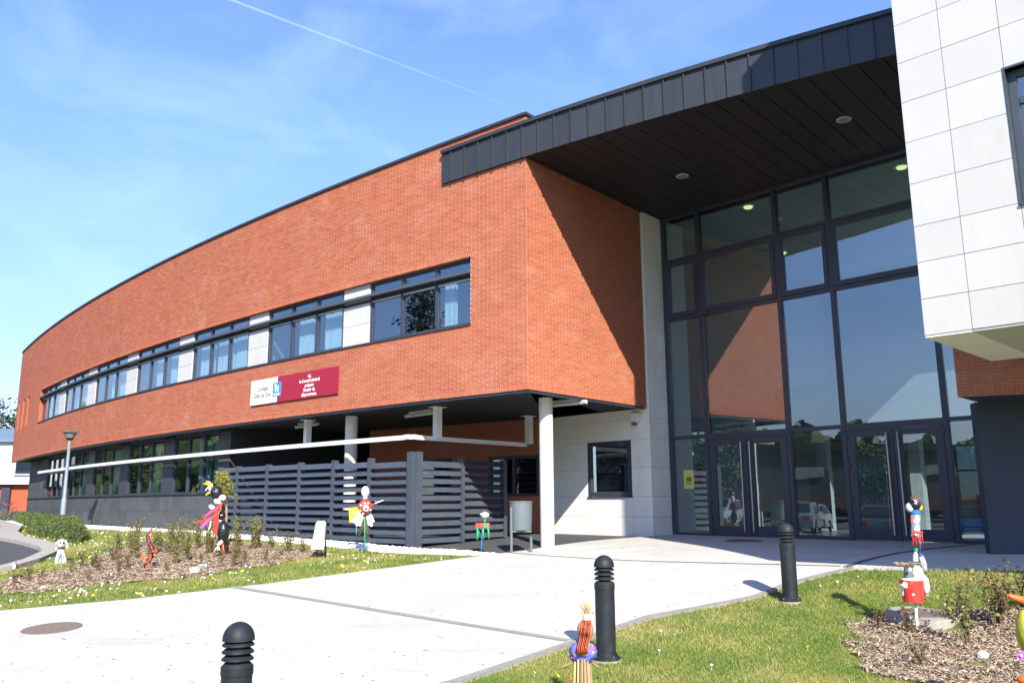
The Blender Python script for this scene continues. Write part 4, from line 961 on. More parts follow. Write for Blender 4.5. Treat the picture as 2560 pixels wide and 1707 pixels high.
def flowers(name,P,holes,n_,r_,m,lab,clusters=None,h=(.03,.07)):
    mb=MB(); x,y=scatter(P,120,holes,dfun=(lambda a,b:np.where(patch(a*1.3,b*.8)>.55,1.,.12))); idx=rng.permutation(len(x))[:n_]
    for i in idx:
        z=G(x[i],y[i])+random.uniform(*h); r=r_*random.uniform(.7,1.25); ax,ay=random.gauss(0,.35),random.gauss(-.25,.35)
        pts=[(x[i]+r*math.cos(k*1.0472),y[i]+r*math.sin(k*1.0472),z-ax*r*math.cos(k*1.0472)-ay*r*math.sin(k*1.0472)) for k in range(6)]
        mb.add(pts+[(x[i],y[i],z+r*.45)],[(k,(k+1)%6,6) for k in range(6)]); mb.add([(x[i]-.0015,y[i],z-.05),(x[i]+.0015,y[i],z-.05),(x[i],y[i],z)],[(0,1,2)])
    o=mb.obj(name,m); o['kind']='stuff'; return o
M['daisy']=mat('daisy_white',(.82,.82,.78),.7); M['dandelion']=mat('dandelion_yellow',(.80,.58,.02),.7)
flowers('daisies',LAWN,[BED],520,.017,'daisy','')
flowers('daisies.001',RLAWN,[RBED],26,.014,'daisy','')
flowers('dandelions',LAWN,[BED],62,.026,'dandelion',''); flowers('dandelions.001',RLAWN,[RBED],7,.020,'dandelion','')
# wood chips
def chips(name,P,dens,L0,dz):
    x,y=scatter(P,dens); n=len(x); z=Gv(x,y)+dz+np.array([lump(a,b) for a,b in zip(x,y)])
    a=rng.uniform(0,6.28,n); L_=L0*rng.uniform(.4,1.6,n); W_=L_*rng.uniform(.12,.4,n); t=rng.normal(0,.35,n); t2=rng.normal(0,.3,n)
    ux=np.stack([np.cos(a),np.sin(a),t],1)*L_[:,None]/2; vx=np.stack([-np.sin(a),np.cos(a),t2],1)*W_[:,None]/2; c=np.stack([x,y,z+.006+rng.uniform(0,.01,n)],1)
    up=np.stack([np.zeros(n),np.zeros(n),W_*.35],1)
    V=np.stack([c-ux-vx,c+ux-vx,c+ux+vx,c-ux+vx,c-ux*.9-vx+up,c+ux*.9-vx+up,c+ux*.9+vx+up,c-ux*.9+vx+up],1).reshape(-1,3)
    b=np.arange(n)[:,None,None]*8; f=np.array([[4,5,6,7],[0,1,5,4],[1,2,6,5],[2,3,7,6],[3,0,4,7]])[None]+b
    fastmesh(name,V,f.reshape(-1,4),'chip',kind='stuff')
chips('wood_chips',grow(BED,-.06),800,.045,.010); chips('wood_chips.001',grow(RBED,-.05),2500,.035,.010)
# pebbles
strip=PEB+out+PEBo
ICO=[(0,0,1),(.894,0,.447),(.276,.851,.447),(-.724,.526,.447),(-.724,-.526,.447),(.276,-.851,.447)]
def pebbles(P,dens,r_):
    x,y=scatter(P,dens); n=len(x); z=Gv(x,y); r=r_*rng.uniform(.6,1.4,n)
    b=np.array(ICO+[(.894,0,-.3),(.276,.851,-.3),(-.724,.526,-.3),(-.724,-.526,-.3),(.276,-.851,-.3)]); V=b[None]*np.stack([r*rng.uniform(.8,1.4,n),r,r*.62],1)[:,None,:]*rng.uniform(.85,1.15,(n,11,1))
    a=rng.uniform(0,6.28,n); X=V[:,:,0]*np.cos(a)[:,None]-V[:,:,1]*np.sin(a)[:,None]; Y=V[:,:,0]*np.sin(a)[:,None]+V[:,:,1]*np.cos(a)[:,None]
    V=np.stack([X+x[:,None],Y+y[:,None],V[:,:,2]+(z+.012)[:,None]],2)
    f=[[0,i,i%5+1] for i in range(1,6)]; g=[]
    for i in range(5): g+=[[1+i,6+i,6+(i+1)%5],[1+i,6+(i+1)%5,1+(i+1)%5]]
    f=np.array(f+g)[None]+np.arange(n)[:,None,None]*11
    fastmesh('white_pebbles',V.reshape(-1,3),f.reshape(-1,3),'pebble',kind='stuff')
pebbles(strip,420,.036)
# ------------------------------------------------------------------ shrubs and trees
def bush_meshes(h,nst,nl,ls,red,seed,spread=.5):
    random.seed(seed); st=MB(); g=MB(); r_=MB()
    for i in range(nst):
        a=random.uniform(0,6.28); lean=random.uniform(.05,spread); hh=h*random.uniform(.55,1.0)
        pts=[(0.02*math.cos(a),.02*math.sin(a),-.03)]; x=y=0
        for k in range(1,5):
            t=k/4; x=math.cos(a)*lean*hh*t+random.gauss(0,.015); y=math.sin(a)*lean*hh*t+random.gauss(0,.015); pts.append((x,y,hh*t))
        st.tube(pts,[.008,.007,.006,.004,.003],4)
        for k in range(nl):
            t=random.uniform(.25,1.03); j=min(3,int(t*4)); p=Vector(pts[j]).lerp(Vector(pts[j+1]),min(1,t*4-j)); p+=Vector((random.gauss(0,.035),random.gauss(0,.035),random.gauss(0,.025)))
            (r_ if random.random()<red else g).leaves([p],ls,.6)
    return st.mesh('stem','stem'),g.mesh('foliage','roseleaf'),r_.mesh('young_foliage','redleaf')
BM=[bush_meshes(h,n,nl,ls,rd,i+50) for i,(h,n,nl,ls,rd) in enumerate([(.62,11,34,.019,.2),(.5,9,30,.018,.4),(.42,10,30,.017,.55),(.34,8,20,.016,.8),(.25,7,10,.014,.85)])]
random.seed(11)
def rose(x,y,kind,sc,lab,group=None):
    t=thing('rose_bush',lab,'rose bush',(x,y,G(x,y)+.04),group); t.rotation_euler=(0,0,random.uniform(0,6.28)); t.scale=(sc,sc,sc)
    a,b,c=BM[kind]; child('stem',a,t); child('foliage',b,t); child('young_foliage',c,t)
bushes=[(-8.3,18.0,1),(-7.74,17.36,1),(-7.34,16.71,1),(-6.74,14.71,3),(-6.95,15.47,3),(-7.26,15.05,3),(-7.52,15.38,2),(-7.81,15.57,3),(-7.7,14.98,4),(-7.82,14.28,4),(-7.96,14.16,3),(-7.9,13.67,4),(-6.92,14.05,4),(-7.6,19.0,0),(-6.99,17.48,0),(-7.3,18.9,0),(-6.23,15.87,1),(-6.13,16.19,0),(-6.8,18.45,0),(-6.21,17.38,0),(-6.87,17.04,1),(-6.89,16.29,1),(-5.44,16.97,1),(-5.91,18.33,0),(-4.97,15.29,2),(-4.9,15.71,3),(-5.38,17.74,0),(-5.43,18.26,0),(-4.62,16.01,3),(-4.97,17.69,2),(-4.41,16.34,4),(-4.5,17.16,1),(-4.19,17.15,2),(-5.8,15.98,4),(-8.05,18.3,0),(-6.5,18.9,0),(-7.1,18.1,0),(-6.4,16.8,1),(-6.6,17.9,0),(-7.5,18.2,1),(-5.9,17.6,1),(-6.0,17.0,2),(-7.2,17.3,0),(-5.5,16.2,4),(-5.2,15.3,4),(-7.6,16.3,2),(-7.3,15.9,3),(-6.0,14.9,4)]
LM={'the ribbon figure':(-5.63,16.49),'the twisted red figure':(-6.40,15.12),'the white cloak':(-3.58,16.23),'the small ghost doll':(-8.6,16.33),'the dark red bottle':(-8.37,14.51),'the white carton':(-5.54,15.03),'the young tree':(-5.5,17.2)}
near_=[]
for x,y,k in bushes:
    L_=min(LM,key=lambda n:math.hypot(LM[n][0]-x,LM[n][1]-y)); dx,dy=x-LM[L_][0],y-LM[L_][1]
    dr=('left' if dx<0 else 'right') if abs(dx)>abs(dy) else ('behind' if dy>0 else 'front'); near_.append((L_,dr,k<2,math.hypot(dx,dy)))
for i,(x,y,k) in enumerate(bushes):
    L_,dr,g_,dd=near_[i]; rank=sum(1 for n in near_ if n[:3]==(L_,dr,g_) and n[3]<dd)
    lab=('nearest','second nearest','third nearest','fourth nearest','fifth nearest','sixth nearest','seventh nearest','eighth nearest','ninth nearest','tenth nearest')[min(rank,9)]+(' leafy green' if g_ else ' low sparse reddish')+' rose bush '+{'left':'to the left of ','right':'to the right of ','behind':'behind ','front':'in front of '}[dr]+L_
    rose(x,y,k,random.uniform(.85,1.15)*(.93 if k<2 else .82),lab,'green rose bushes in the left bed' if k<2 else 'sparse red rose bushes in the left bed')
q=[(4.63,8.92,0,1.05,'tall thin green rose bush in the middle of the right bed'),(5.25,9.45,2,1.5,'red leaved rose bush at the back right of the right bed'),(3.75,8.12,4,1.1,'small leafy rose shoot at the front of the right bed'),(4.87,9.76,4,1.2,'bare red rose canes behind the right bed near the lawn'),(4.05,9.66,3,.7,'tiny dark red shoot beside the concrete ringed cover'),(5.76,9.75,3,1.4,'rose bush with red leaves at the right edge of the photo'),(4.3,9.5,4,1.3,'thin brown rose canes beside the red bucket figure')]
for x,y,k,s_,lab in q: rose(x,y,k,s_,lab)
# juniper hedge
HP=[(-9.8,19.3),(-10.6,20.1),(-11.9,21.6),(-13.9,24.3),(-17,30.0),(-25,42.5),(-24.0,43.0),(-16.0,31.0),(-13.1,26),(-11.5,23.0),(-10.2,20.6)]
def hedge(name,P,h,nl,ls,m,lab,cat='hedge'):
    x0=sum(p[0] for p in P)/len(P); y0=sum(p[1] for p in P)/len(P); t=thing(name,lab,cat,(x0,y0,G(x0,y0)))
    x,y=scatter(P,nl,view=False,dfun=(lambda a,b:np.clip(30/b,.25,1.)**1.5)); mb=MB(); core=MB()
    Pn=np.array(P)
    def edge(a,b):
        d=9
        for i in range(len(P)):
            p=Pn[i]; q_=Pn[(i+1)%len(P)]; v=q_-p; tt=np.clip(((a-p[0])*v[0]+(b-p[1])*v[1])/(v@v),0,1); e=p+v*tt; d=min(d,math.hypot(a-e[0],b-e[1]))
        return d
    for a,b in zip(x,y):
        e=edge(a,b); hh=h*min(1,(e/.28)**.5)*(.86+.14*math.sin(a*4.1+b*2.7)+random.uniform(-.08,.12)); z=G(a,b)+hh*random.uniform(.55,1.02) if e>.12 else G(a,b)+random.uniform(0,hh)
        mb.leaves([(a+random.gauss(0,.03),b+random.gauss(0,.03),z)],ls,.32)
    mb.obj('foliage',m,t); 
    cx=[tuple(Vector(p).lerp(Vector((P[(len(P)-1)-i][0],P[(len(P)-1)-i][1])),.22)) for i,p in enumerate(P)]
    vs=[(p[0],p[1],G(*p)-.02) for p in cx]+[(p[0],p[1],G(p[0],p[1])+h*.35) for p in cx]; n=len(P)
    core.add(vs,[(i,(i+1)%n,n+(i+1)%n,n+i) for i in range(n)]+[tuple(range(n,2*n))]); core.obj('twigs',m,t); return t
hedge('juniper_hedge',HP,.44,1700,.036,'hedge','low spreading dark green hedge along the kerb at the left')
hedge('brown_hedge',[(-31,52),(-44,52),(-44,54),(-31,54)],1.1,150,.08,'redleaf','far clipped brown hedge in front of the red and white building')
for (x,y,s_,lab) in ((-26.6,44.3,.75,'left round grey green lavender shrub behind the hedge'),(-25.2,43.9,.6,'right round grey green lavender shrub next to the stone wall corner')):
    mb=MB(); mb.leaves([(x+random.gauss(0,.5)*s_*1.2,y+random.gauss(0,.5)*s_,G(x,y)+abs(random.gauss(0,.35))*s_) for _ in range(900)],.06,.3)
    t=thing('lavender_shrub',lab,'shrub',(x,y,G(x,y))); mb.obj('foliage','lavender',t); MB().ball((x,y,G(x,y)+.1),(.5*s_,.5*s_,.4*s_),10,6,.1).obj('twigs','bark',t)
def tree(x,y,h,cr_,m,nl,ls,lab,name='tree',cat='tree',conif=False,group=None,seed=1,cz=.6):
    random.seed(seed); z=G(x,y); t=thing(name,lab,cat,(x,y,z),group); tk=MB(); r0_=h*.022
    tk.tube([(x,y,z-.1),(x+.02*h,y,z+h*.35),(x,y+.02*h,z+h*.7),(x,y,z+h*.97)],[r0_*1.3,r0_,r0_*.6,r0_*.15],8); lf=MB()
    nb=34 if conif else 26
    for i in range(nb):
        f=(i+1)/nb; zz=z+h*(.15+.8*f) if conif else z+h*random.uniform(.3,.75); a=i*2.4; L_=cr_*(1.05-f)*random.uniform(.8,1.15) if conif else cr_*random.uniform(.6,1.0)
        dz=-.12*L_ if conif else L_*random.uniform(.1,.8)
        p0=Vector((x,y,zz)); p1=p0+Vector((math.cos(a)*L_,math.sin(a)*L_,dz)); mid=p0.lerp(p1,.5)+Vector((0,0,.12*L_))
        tk.tube([p0,mid,p1],[r0_*.3,r0_*.18,r0_*.06],5)
        for k in range(nl//nb):
            s=random.uniform(.25,1.05); p=p0.lerp(p1,s); sp=(.10*cr_+.02*h)*(1.2-s*.3) if not conif else .13*cr_
            lf.leaves([(p.x+random.gauss(0,sp),p.y+random.gauss(0,sp),p.z+random.gauss(0,sp*(.5 if conif else .9)))],ls,.35 if conif else .6)
    tk.obj('trunk','bark',t); lf.obj('crown',m,t); return t
# ------------------------------------------------------------------ far building and what the windows mirror
BF=thing('white_building','distant white building with grey metal roof over dark red cladding at far left','building',(-48,68,0))
MB().box((-48,73,4.15),(26,10,3.5)).obj('white_wall','render_white',BF)
MB().box((-48,73.3,1.2),(25.6,9.4,2.4)).obj('red_wall','redbrick_far',BF)
mb=MB(); mb.add([(-61.2,67.7,5.9),(-34.8,67.7,5.9),(-34.8,74,7.4),(-61.2,74,7.4),(-61.2,79,5.9),(-34.8,79,5.9)],[(0,1,2,3),(3,2,5,4),(1,5,2),(0,3,4)]); mb.obj('roof','rooftile',BF)
sm=MB()
for i in range(50): xx=-61+i*.53; sm.add([(xx,67.7,5.93),(xx+.05,67.7,5.93),(xx+.05,74,7.43),(xx,74,7.43)],[(0,1,2,3)])
sm.obj('roof_seams','rooftile',BF)
MB().box((-48,67.75,5.85),(26.6,.3,.16)).obj('gutter','rooftile',BF)
for xx in (-39.2,-45.5,-52):
    f_=MB().box((xx,67.98,3.75),(1.9,.08,1.15)).obj('window','frame',BF); MB().box((xx,67.92,3.82),(1.7,.05,.9)).obj('pane','glass2',f_); MB().box((xx,67.9,3.15),(2.0,.2,.08)).obj('sill','lightfit',f_)
for xx in (-41.0,-44.2,-47.5): MB().box((xx,68.5,1.1),(.7,.3,2.2)).obj('pillar','darkwall',BF)
tree(-54,84,12.0,3.4,'conifer',5200,.16,'dark pine crown rising above the far white building, left edge',name='pine_tree',cat='pine tree',seed=4)
tree(-50.5,88,11.2,3.0,'conifer',4200,.16,'shorter pine behind the far white building, touching the brick corner',name='pine_tree',cat='pine tree',seed=5)
DB=thing('dark_building','long low dark building across the car park, mirrored in the glass doors','building',(-46,0,0))
MB().box((-49,-4,2.3),(9,60,4.6)).obj('wall','slate_dk',DB); MB().box((-48.9,-4,4.9),(9.6,61,.6)).obj('roof','soffit',DB); MB().box((-44.6,-8,.6),(.3,40,1.2)).obj('brick_base',mat('dark_brick',(.09,.035,.025),.9),DB)
for i in range(9):
    f_=MB().box((-44.42,-24+i*5.2,2.9),(.1,2.6,1.0)).obj('window','frame',DB); MB().box((-44.36,-24+i*5.2,2.9),(.04,2.4,.85)).obj('pane','glass2',f_)
tree(-24.5,16.6,12.3,3.6,'conifer',7000,.13,'dark cedar across the road, mirrored in the upper right window',name='cedar_tree',cat='cedar',conif=True,seed=6)
for i,(x,y,h,lab) in enumerate([(-36,33,4.6,'nearer leafy tree left of the road, mirrored in the ground floor windows'),(-42,44,5.2,'farther leafy tree left of the road, mirrored in the ground floor windows'),(-30,2,6,'bare young tree in the car park, mirrored in the doors'),(-31,12,7,'leafy car park tree, mirrored above the parked cars'),(-33,-8,7,'last car park tree by the dark building')]):
    tree(x,y,h,h*.3,'leaf',3200,.11,lab,name='leafy_tree',cat='tree',seed=20+i)
hedge('garden_hedge',[(14,26),(20,19.5),(22,21.5),(16,28)],2.6,60,.14,'leaf','sunlit garden hedge seen through the back of the hall')
# distant belt of trees behind the car park, only mirrored
mb=MB(); random.seed(44)
for k in range(170):
    a=R(random.uniform(136,262)); d=random.uniform(72,84); cx_,cy_=d*math.cos(a),d*math.sin(a)+8; hh=random.uniform(5,9.5)
    mb.ball((cx_,cy_,hh*.45),(random.uniform(2.5,4),random.uniform(2.5,4),hh*.55),12,8,.16)
    for _ in range(26):
        th=random.uniform(0,6.28); ph=random.uniform(.0,1.6); mb.leaves([(cx_+3.6*math.cos(th)*math.sin(ph),cy_+3.6*math.sin(th)*math.sin(ph),hh*.45+hh*.6*math.cos(ph))],.45,.6)
mb.obj('tree_belt','leaf',kind='stuff')
# cars
def carmeshes():
    W_=.86
    prof=[(-2.1,.30),(-2.12,.62),(-2.0,.86),(-1.55,.93),(-1.05,1.38),(.35,1.45),(.95,1.02),(1.75,.88),(2.08,.62),(2.1,.30)]
    def loft(prof,w,wt):
        mb=MB(); n=len(prof); vs=[]
        for s in (-1,1):
            for x,z in prof: vs.append((x,s*(w if z<1.0 else wt),z))
        fs=[(i,i+1,n+i+1,n+i) for i in range(n-1)]+[tuple(range(n))[::-1],tuple(range(n,2*n)),(0,n,2*n-1,n-1)]
        return mb.add(vs,fs)
    body=loft(prof,W_,.66)
    gl=MB()
    for s in (-1,1): gl.add([(-1.35,s*.862,.95),(.75,s*.862,.98),(.28,s*.69,1.37),(-.98,s*.69,1.32)],[(0,1,2,3)])
    gl.add([(.98,-.7,1.03),(.98,.7,1.03),(.42,.60,1.43),(.42,-.60,1.43)],[(0,1,2,3)]); gl.add([(-1.53,-.7,.98),(-1.53,.7,.98),(-1.1,.6,1.36),(-1.1,-.6,1.36)],[(0,1,2,3)])
    wh=MB(); 
    rim=MB()
    def disc(mb,r_,y0,y1):
        n=18; vs=[(r_*math.cos(2*math.pi*k/n),y,r_*math.sin(2*math.pi*k/n)) for y in (y0,y1) for k in range(n)]
        mb.add(vs,[(k,(k+1)%n,n+(k+1)%n,n+k) for k in range(n)]+[tuple(range(n)),tuple(range(n,2*n))[::-1]])
    disc(wh,.31,-.1,.1); disc(rim,.19,-.11,.11)
    hl=MB().box((0,0,0),(.10,.34,.13)); return body,gl,wh,rim,hl
cb,cg_,cw_,crm,chl=carmeshes()
wm=cw_.mesh('wheel','tyre'); rm_=crm.mesh('rim','steel'); gm_=cg_.mesh('windows','black'); hm=chl.mesh('headlight','lightfit'); tm=chl.mesh('tail_light','red')
def car(x,y,rz,col,lab):
    t=thing('parked_car',lab,'car',(x,y,G(x,y)),'cars parked on the car park'); t.rotation_euler=(0,0,rz)
    m=mat('car_paint',col,.25,coat=1); child('body',cb.mesh('body',m),t); child('windows',gm_,t)
    for sx_ in (-1.3,1.3):
        for sy in (-.78,.78):
            w_=child('wheel',wm,t,Matrix.Translation((sx_,sy,.31))); child('rim',rm_,w_)
    for sy in (-.6,.6): child('headlight',hm,t,Matrix.Translation((2.06,sy,.66))); child('tail_light',tm,t,Matrix.Translation((-2.07,sy,.75)))
car(-17.8,14.6,.5,(.35,.36,.37),'silver car, leftmost mirrored in the entrance doors'); car(-16.2,11.2,3.6,(.30,.33,.35),'grey car mirrored between the two door pairs')
car(-14.6,8.0,3.6,(.12,.16,.18),'dark grey car mirrored in the right door pair'); car(-13.2,4.9,.45,(.015,.03,.16),'dark blue car mirrored in the rightmost door'); car(-20.5,9.5,.5,(.45,.45,.45),'white car in the second car park row')
# grit, dry leaves and twigs on the paving
x,y=scatter(PATH,7.5); mb=MB(); random.seed(5)
for a,b in zip(x,y):
    k=random.uniform(.004,.014); an=random.uniform(0,6.28); z=G(a,b)+.023; L_=k*random.uniform(1,4)
    mb.add([(a-L_*math.cos(an),b-L_*math.sin(an),z),(a+k*.4*math.sin(an),b-k*.4*math.cos(an),z+.003),(a+L_*math.cos(an),b+L_*math.sin(an),z+.001),(a-k*.4*math.sin(an),b+k*.4*math.cos(an),z+.004)],[(0,1,2,3)])
mb.obj('path_litter','bark',kind='stuff')
# ------------------------------------------------------------------ pupils' figures made from scrap
class Fig:
    """helper working in the upright plane through a ground point, facing the path"""
    def __init__(s,name,lab,cat,base,crop,src=None):
        s.q=ground(*base) if not isinstance(base,Vector) else base; s.t=thing(name,lab,cat,s.q); s.c=crop
    def P(s,x,y,dy=0.):
        u=s.c[0]+x/s.c[2]; v=s.c[1]+y/s.c[2]; r=ray(u,v); k=(s.q.y+dy)/r[1]; return Vector((r[0]*k,s.q.y+dy,EYE+r[2]*k))
    def k(s): return s.q.y/(F*s.c[2])*1.0
    def tube(s,name,m,pts,r,dy=0,n=8,**kw): return MB().tube([s.P(p[0],p[1],dy+(p[2] if len(p)>2 else 0)) for p in pts],[a*s.k() for a in r] if isinstance(r,list) else r*s.k(),n).obj(name,m,s.t,smooth='all',**kw)
    def ball(s,name,m,x,y,rx,ry,dy=0,noise=0,rd=None,rot=0,n=16): 
        k=s.k(); return MB().ball(s.P(x,y,dy),(rx*k,(rd or rx)*k,ry*k),n,12,noise,Matrix.Rotation(rot,3,'Y')).obj(name,m,s.t,smooth='all')
    def rib(s,name,m,pts,w,dy=-.03):
        k=s.k(); P_=[s.P(p[0],p[1],dy+(p[2] if len(p)>2 else 0)) for p in pts]; return MB().ribbon(P_,[a*k for a in w] if isinstance(w,list) else w*k,up=(.15,1,.1)).obj(name,m,s.t)
def ground_at(base): return ground(*base)
# black bag figure with ribbons
f=Fig('scarecrow','tall figure of black bags with red and magenta ribbons beside the young tree','scarecrow',(555,1393),(480,1150,5.809))
f.tube('pole','orange',[(448,1180),(455,1300),(466,1408)],13); f.tube('leg_pole','black',[(420,1150),(412,1300),(408,1412)],12,dy=.04)
f.ball('head','bag',352,470,82,105,noise=.05,rot=-.3); f.ball('face','whitebag',262,415,22,30,dy=-.04)
for p in ([(300,380),(235,350),(170,338)],[(265,460),(232,480),(200,505)],[(300,365),(240,335),(200,322)]): f.rib('hair','yellow',p,[12,11,6])
for p in ([(270,370),(225,400),(190,442)],[(300,350),(250,310),(200,300)]): f.rib('hair','whitebag',p,[8,7,5])
f.rib('hair','bag',[(300,370),(250,300),(195,312)],[10,8,5])
f.ball('neck','whitebag',440,548,52,44,noise=.1); f.ball('shoulder','whitebag',372,600,56,42,noise=.1,rot=.5); f.ball('arm','whitebag',295,690,58,34,noise=.1,rot=.7)
f.ball('chest','bag',428,720,44,95,noise=.08); f.ball('waist','bag',432,810,52,52,noise=.08); f.ball('tie','whitebag',412,880,22,20,noise=.1); f.ball('lower_bag','bag',452,1035,84,152,noise=.05)
for p,w_,m in (([(415,645),(300,730),(170,835)],[14,20,12],'red'),([(300,820),(150,880,),(30,912)],[12,14,10],'red'),([(385,690),(280,750),(190,805)],[10,16,6],'magenta'),([(270,840),(200,910),(125,985)],[10,22,20],'magenta'),([(435,615),(400,740),(270,860)],[9,9,6],'orange'),([(360,730),(350,900),(345,1085)],[26,36,16],'red'),([(330,800),(318,980),(305,1130)],[12,12,12],'red'),([(385,760),(370,820),(366,870)],[8,10,6],'cream'),([(275,880),(262,960),(242,1005)],[8,12,5],'cream')):
    f.rib('ribbon',m,p,w_,dy=-.10)
f.tube('glove','cream',[(440,1168),(400,1210),(380,1240)],[20,28,24],dy=-.08)
for p in ((310,1340),(340,1345),(372,1318),(412,1310)): f.tube('finger','cream',[(385,1240),((385+p[0])/2-4,1290),p],[11,10,8],dy=-.08,n=6)
# young tree and stake behind it
q=ground(563,1368); T_=Fig('sapling','spindly young tree with sparse yellow green needles behind the ribbon figure','young tree',q,(480,1150,5.809)); k=T_.k()
T_.tube('trunk','bark',[(452,1270),(452,800),(450,500),(448,210)],[11,10,9,5]); random.seed(3)
tw=MB(); lf=MB()
for i in range(70):
    s=random.uniform(0,1); b=T_.P(449,210+s*260); a=random.uniform(0,6.28); L_=random.uniform(.5,1)*.26*(.5+s*.7); e=b+Vector((math.cos(a)*L_,math.sin(a)*L_,random.uniform(-.05,.12)-.1*s))
    tw.tube([b,e],[.004,.002],4)
    for j in range(22): lf.leaves([tuple(b.lerp(e,random.uniform(.3,1.1))+Vector((random.gauss(0,.025),random.gauss(0,.025),random.gauss(0,.025))))],.026,.35)
for side,pts in ((1,[(449,470),(560,330),(620,470),(680,580)]),(-1,[(449,480),(300,400),(120,330),(40,400),(0,520)])):
    P_=[T_.P(*p) for p in pts]; tw.tube(P_,[.004]*len(P_),4)
    for j in range(120):
        i=random.randrange(len(P_)-1); lf.leaves([tuple(P_[i].lerp(P_[i+1],random.random())+Vector((random.gauss(0,.02),random.gauss(0,.03),random.gauss(0,.02)-.01)))],.015,.3)
tw.obj('twigs','bark',T_.t); M['sapleaf']=mat('sapling_leaf',(.25,.25,.04),.7,rnd=.35); lf.obj('foliage','sapleaf',T_.t)
S_=Fig('tree_stake','rough wooden stake standing beside the young tree','stake',ground(567,1366),(480,1150,5.809)); MB().hexa([S_.P(478,1265),S_.P(505,1265),S_.P(505,1265,.06),S_.P(478,1265,.06)],[S_.P(490,400),S_.P(522,398),S_.P(522,398,.06),S_.P(490,400,.06)]).obj('stake_post','wood',S_.t); S_.tube('tie_band','black',[(445,560),(500,555),(535,565)],5,dy=-.03)
# twisted red and black figure
f=Fig('twisted_figure','small twisted maroon and orange figure standing in the mulch bed','scrap figure',(366,1426),(300,1250,7.838))
f.tube('body','maroon',[(605,590),(550,650),(545,740),(580,850),(620,930),(660,1000),(630,1100),(540,1180),(492,1270),(512,1370),(520,1395)],[22,30,30,34,38,38,36,36,32,34,20],n=10)
f.tube('tip','red',[(620,530),(612,600)],[6,22]); f.rib('strip','orange',[(612,620),(618,700),(606,770)],[14,16,10],dy=-.05); f.rib('strip','red',[(590,1050),(600,1110),(570,1180),(510,1215)],[22,20,18,10],dy=-.05)
f.ball('disc','orange',455,1092,42,52,dy=-.04,rd=10); f.ball('knob','red',702,1000,36,34,dy=-.02); f.tube('prop','red',[(590,1180),(588,1330)],14,dy=.02); f.ball('foot','orange',512,1355,42,26,dy=-.03); f.ball('patch','red',650,1000,30,26,dy=-.05)
f.tube('pink_tie','magenta',[(520,880),(560,820),(590,790)],9,dy=-.05)
# white cloak on a black post
f=Fig('cloaked_figure','white cloth cloak hung on a short black post in the left lawn','scrap figure',(813,1396),(500,950,2.6133))
f.tube('post','black',[(818,1168),(822,1040),(826,900)],[6,5.5,5]); f.tube('crossbar','black',[(786,908),(834,903)],4)
mb=MB(); k=f.k(); prof=[(918,26,792),(935,34,790),(1000,36,780),(1060,38,770),(1105,41,764)]; vs=[]; n=24
for i,(y,r_,x) in enumerate(prof):
    c=f.P(x,y)
    for j in range(n):
        a=2*math.pi*j/n; rr_=r_*k*(1+.13*math.sin(a*7)*(i/4)); vs.append((c.x+rr_*math.cos(a),c.y+rr_*.6*math.sin(a),c.z+random.uniform(-.006,.006)*(i==4)))
mb.add(vs,[(i*n+j,i*n+(j+1)%n,(i+1)*n+(j+1)%n,(i+1)*n+j) for i in range(4) for j in range(n)]+[tuple(range(n))]); mb.obj('cloak','whitebag',f.t,smooth='all'); f.tube('inner_bottle','black',[(775,1040),(772,1112)],20)
# red ball figure
f=Fig('ball_figure','figure with white head, red ball body and tiny sword on a green pole','scrap figure',(911,1383),(820,1180,4.9))
f.tube('pole','green',[(450,500),(450,800),(448,1005)],8); f.ball('head','whitebag',457,240,50,66,noise=.06); f.ball('neck','foil',458,315,32,26,noise=.12); f.ball('body','red',455,425,87,88,n=22); 
f.ball('silver_disc','foil',466,443,38,38,dy=-.15*1,rd=6); f.ball('button','red',466,443,14,12,dy=-.165,rd=6)
for x,y in ((450,378),(398,405),(492,378),(520,460),(395,470),(430,505)): f.rib('white_patch','printwhite',[(x,y-14),(x+2,y+10)],[2,13],dy=-.155)
f.tube('sword','foil',[(532,402),(600,372),(688,340)],[9,8,5],n=6); f.tube('sword_guard','foil',[(582,350),(596,395)],7,n=6)
for p in ([(420,530),(375,600),(350,655)],[(500,530),(520,600),(535,662)],[(400,520),(345,570),(295,600)],[(480,540),(500,610),(505,650)],[(430,540),(400,600),(385,658)],[(390,500),(340,560),(330,625)],[(520,520),(545,580),(560,610)]): f.rib('paper_strip','printwhite',p,[14,16,14],dy=-.06)
f.rib('paper_strip','lavender',[(515,500),(540,560),(555,612)],[14,18,14],dy=-.02)
f.tube('leg','brown',[(432,530),(415,620),(420,715),(400,755),(372,788)],[16,24,20,19,14]); f.tube('leg','brown',[(475,550),(478,640),(480,725),(488,792)],[16,22,20,15],dy=.02)
f=Fig('yellow_card','yellow card with drawn eyes on a thin green stick, left of the ball figure','card',(893,1371),(820,1180,4.9))
a,b,c_,d_=f.P(255,436),f.P(405,425),f.P(408,600),f.P(262,614); o=Vector((0,.012,0)); MB().hexa([a,b,b+o,a+o],[d_,c_,c_+o,d_+o]).obj('card','yellow',f.t); f.tube('stick','green',[(345,600),(350,780),(357,955)],5,dy=.02)
for x in (308,358): f.ball('eye','printwhite',x,490,15,16,dy=-.01,rd=4); f.ball('pupil','blue',x,490,7,7,dy=-.02,rd=4)
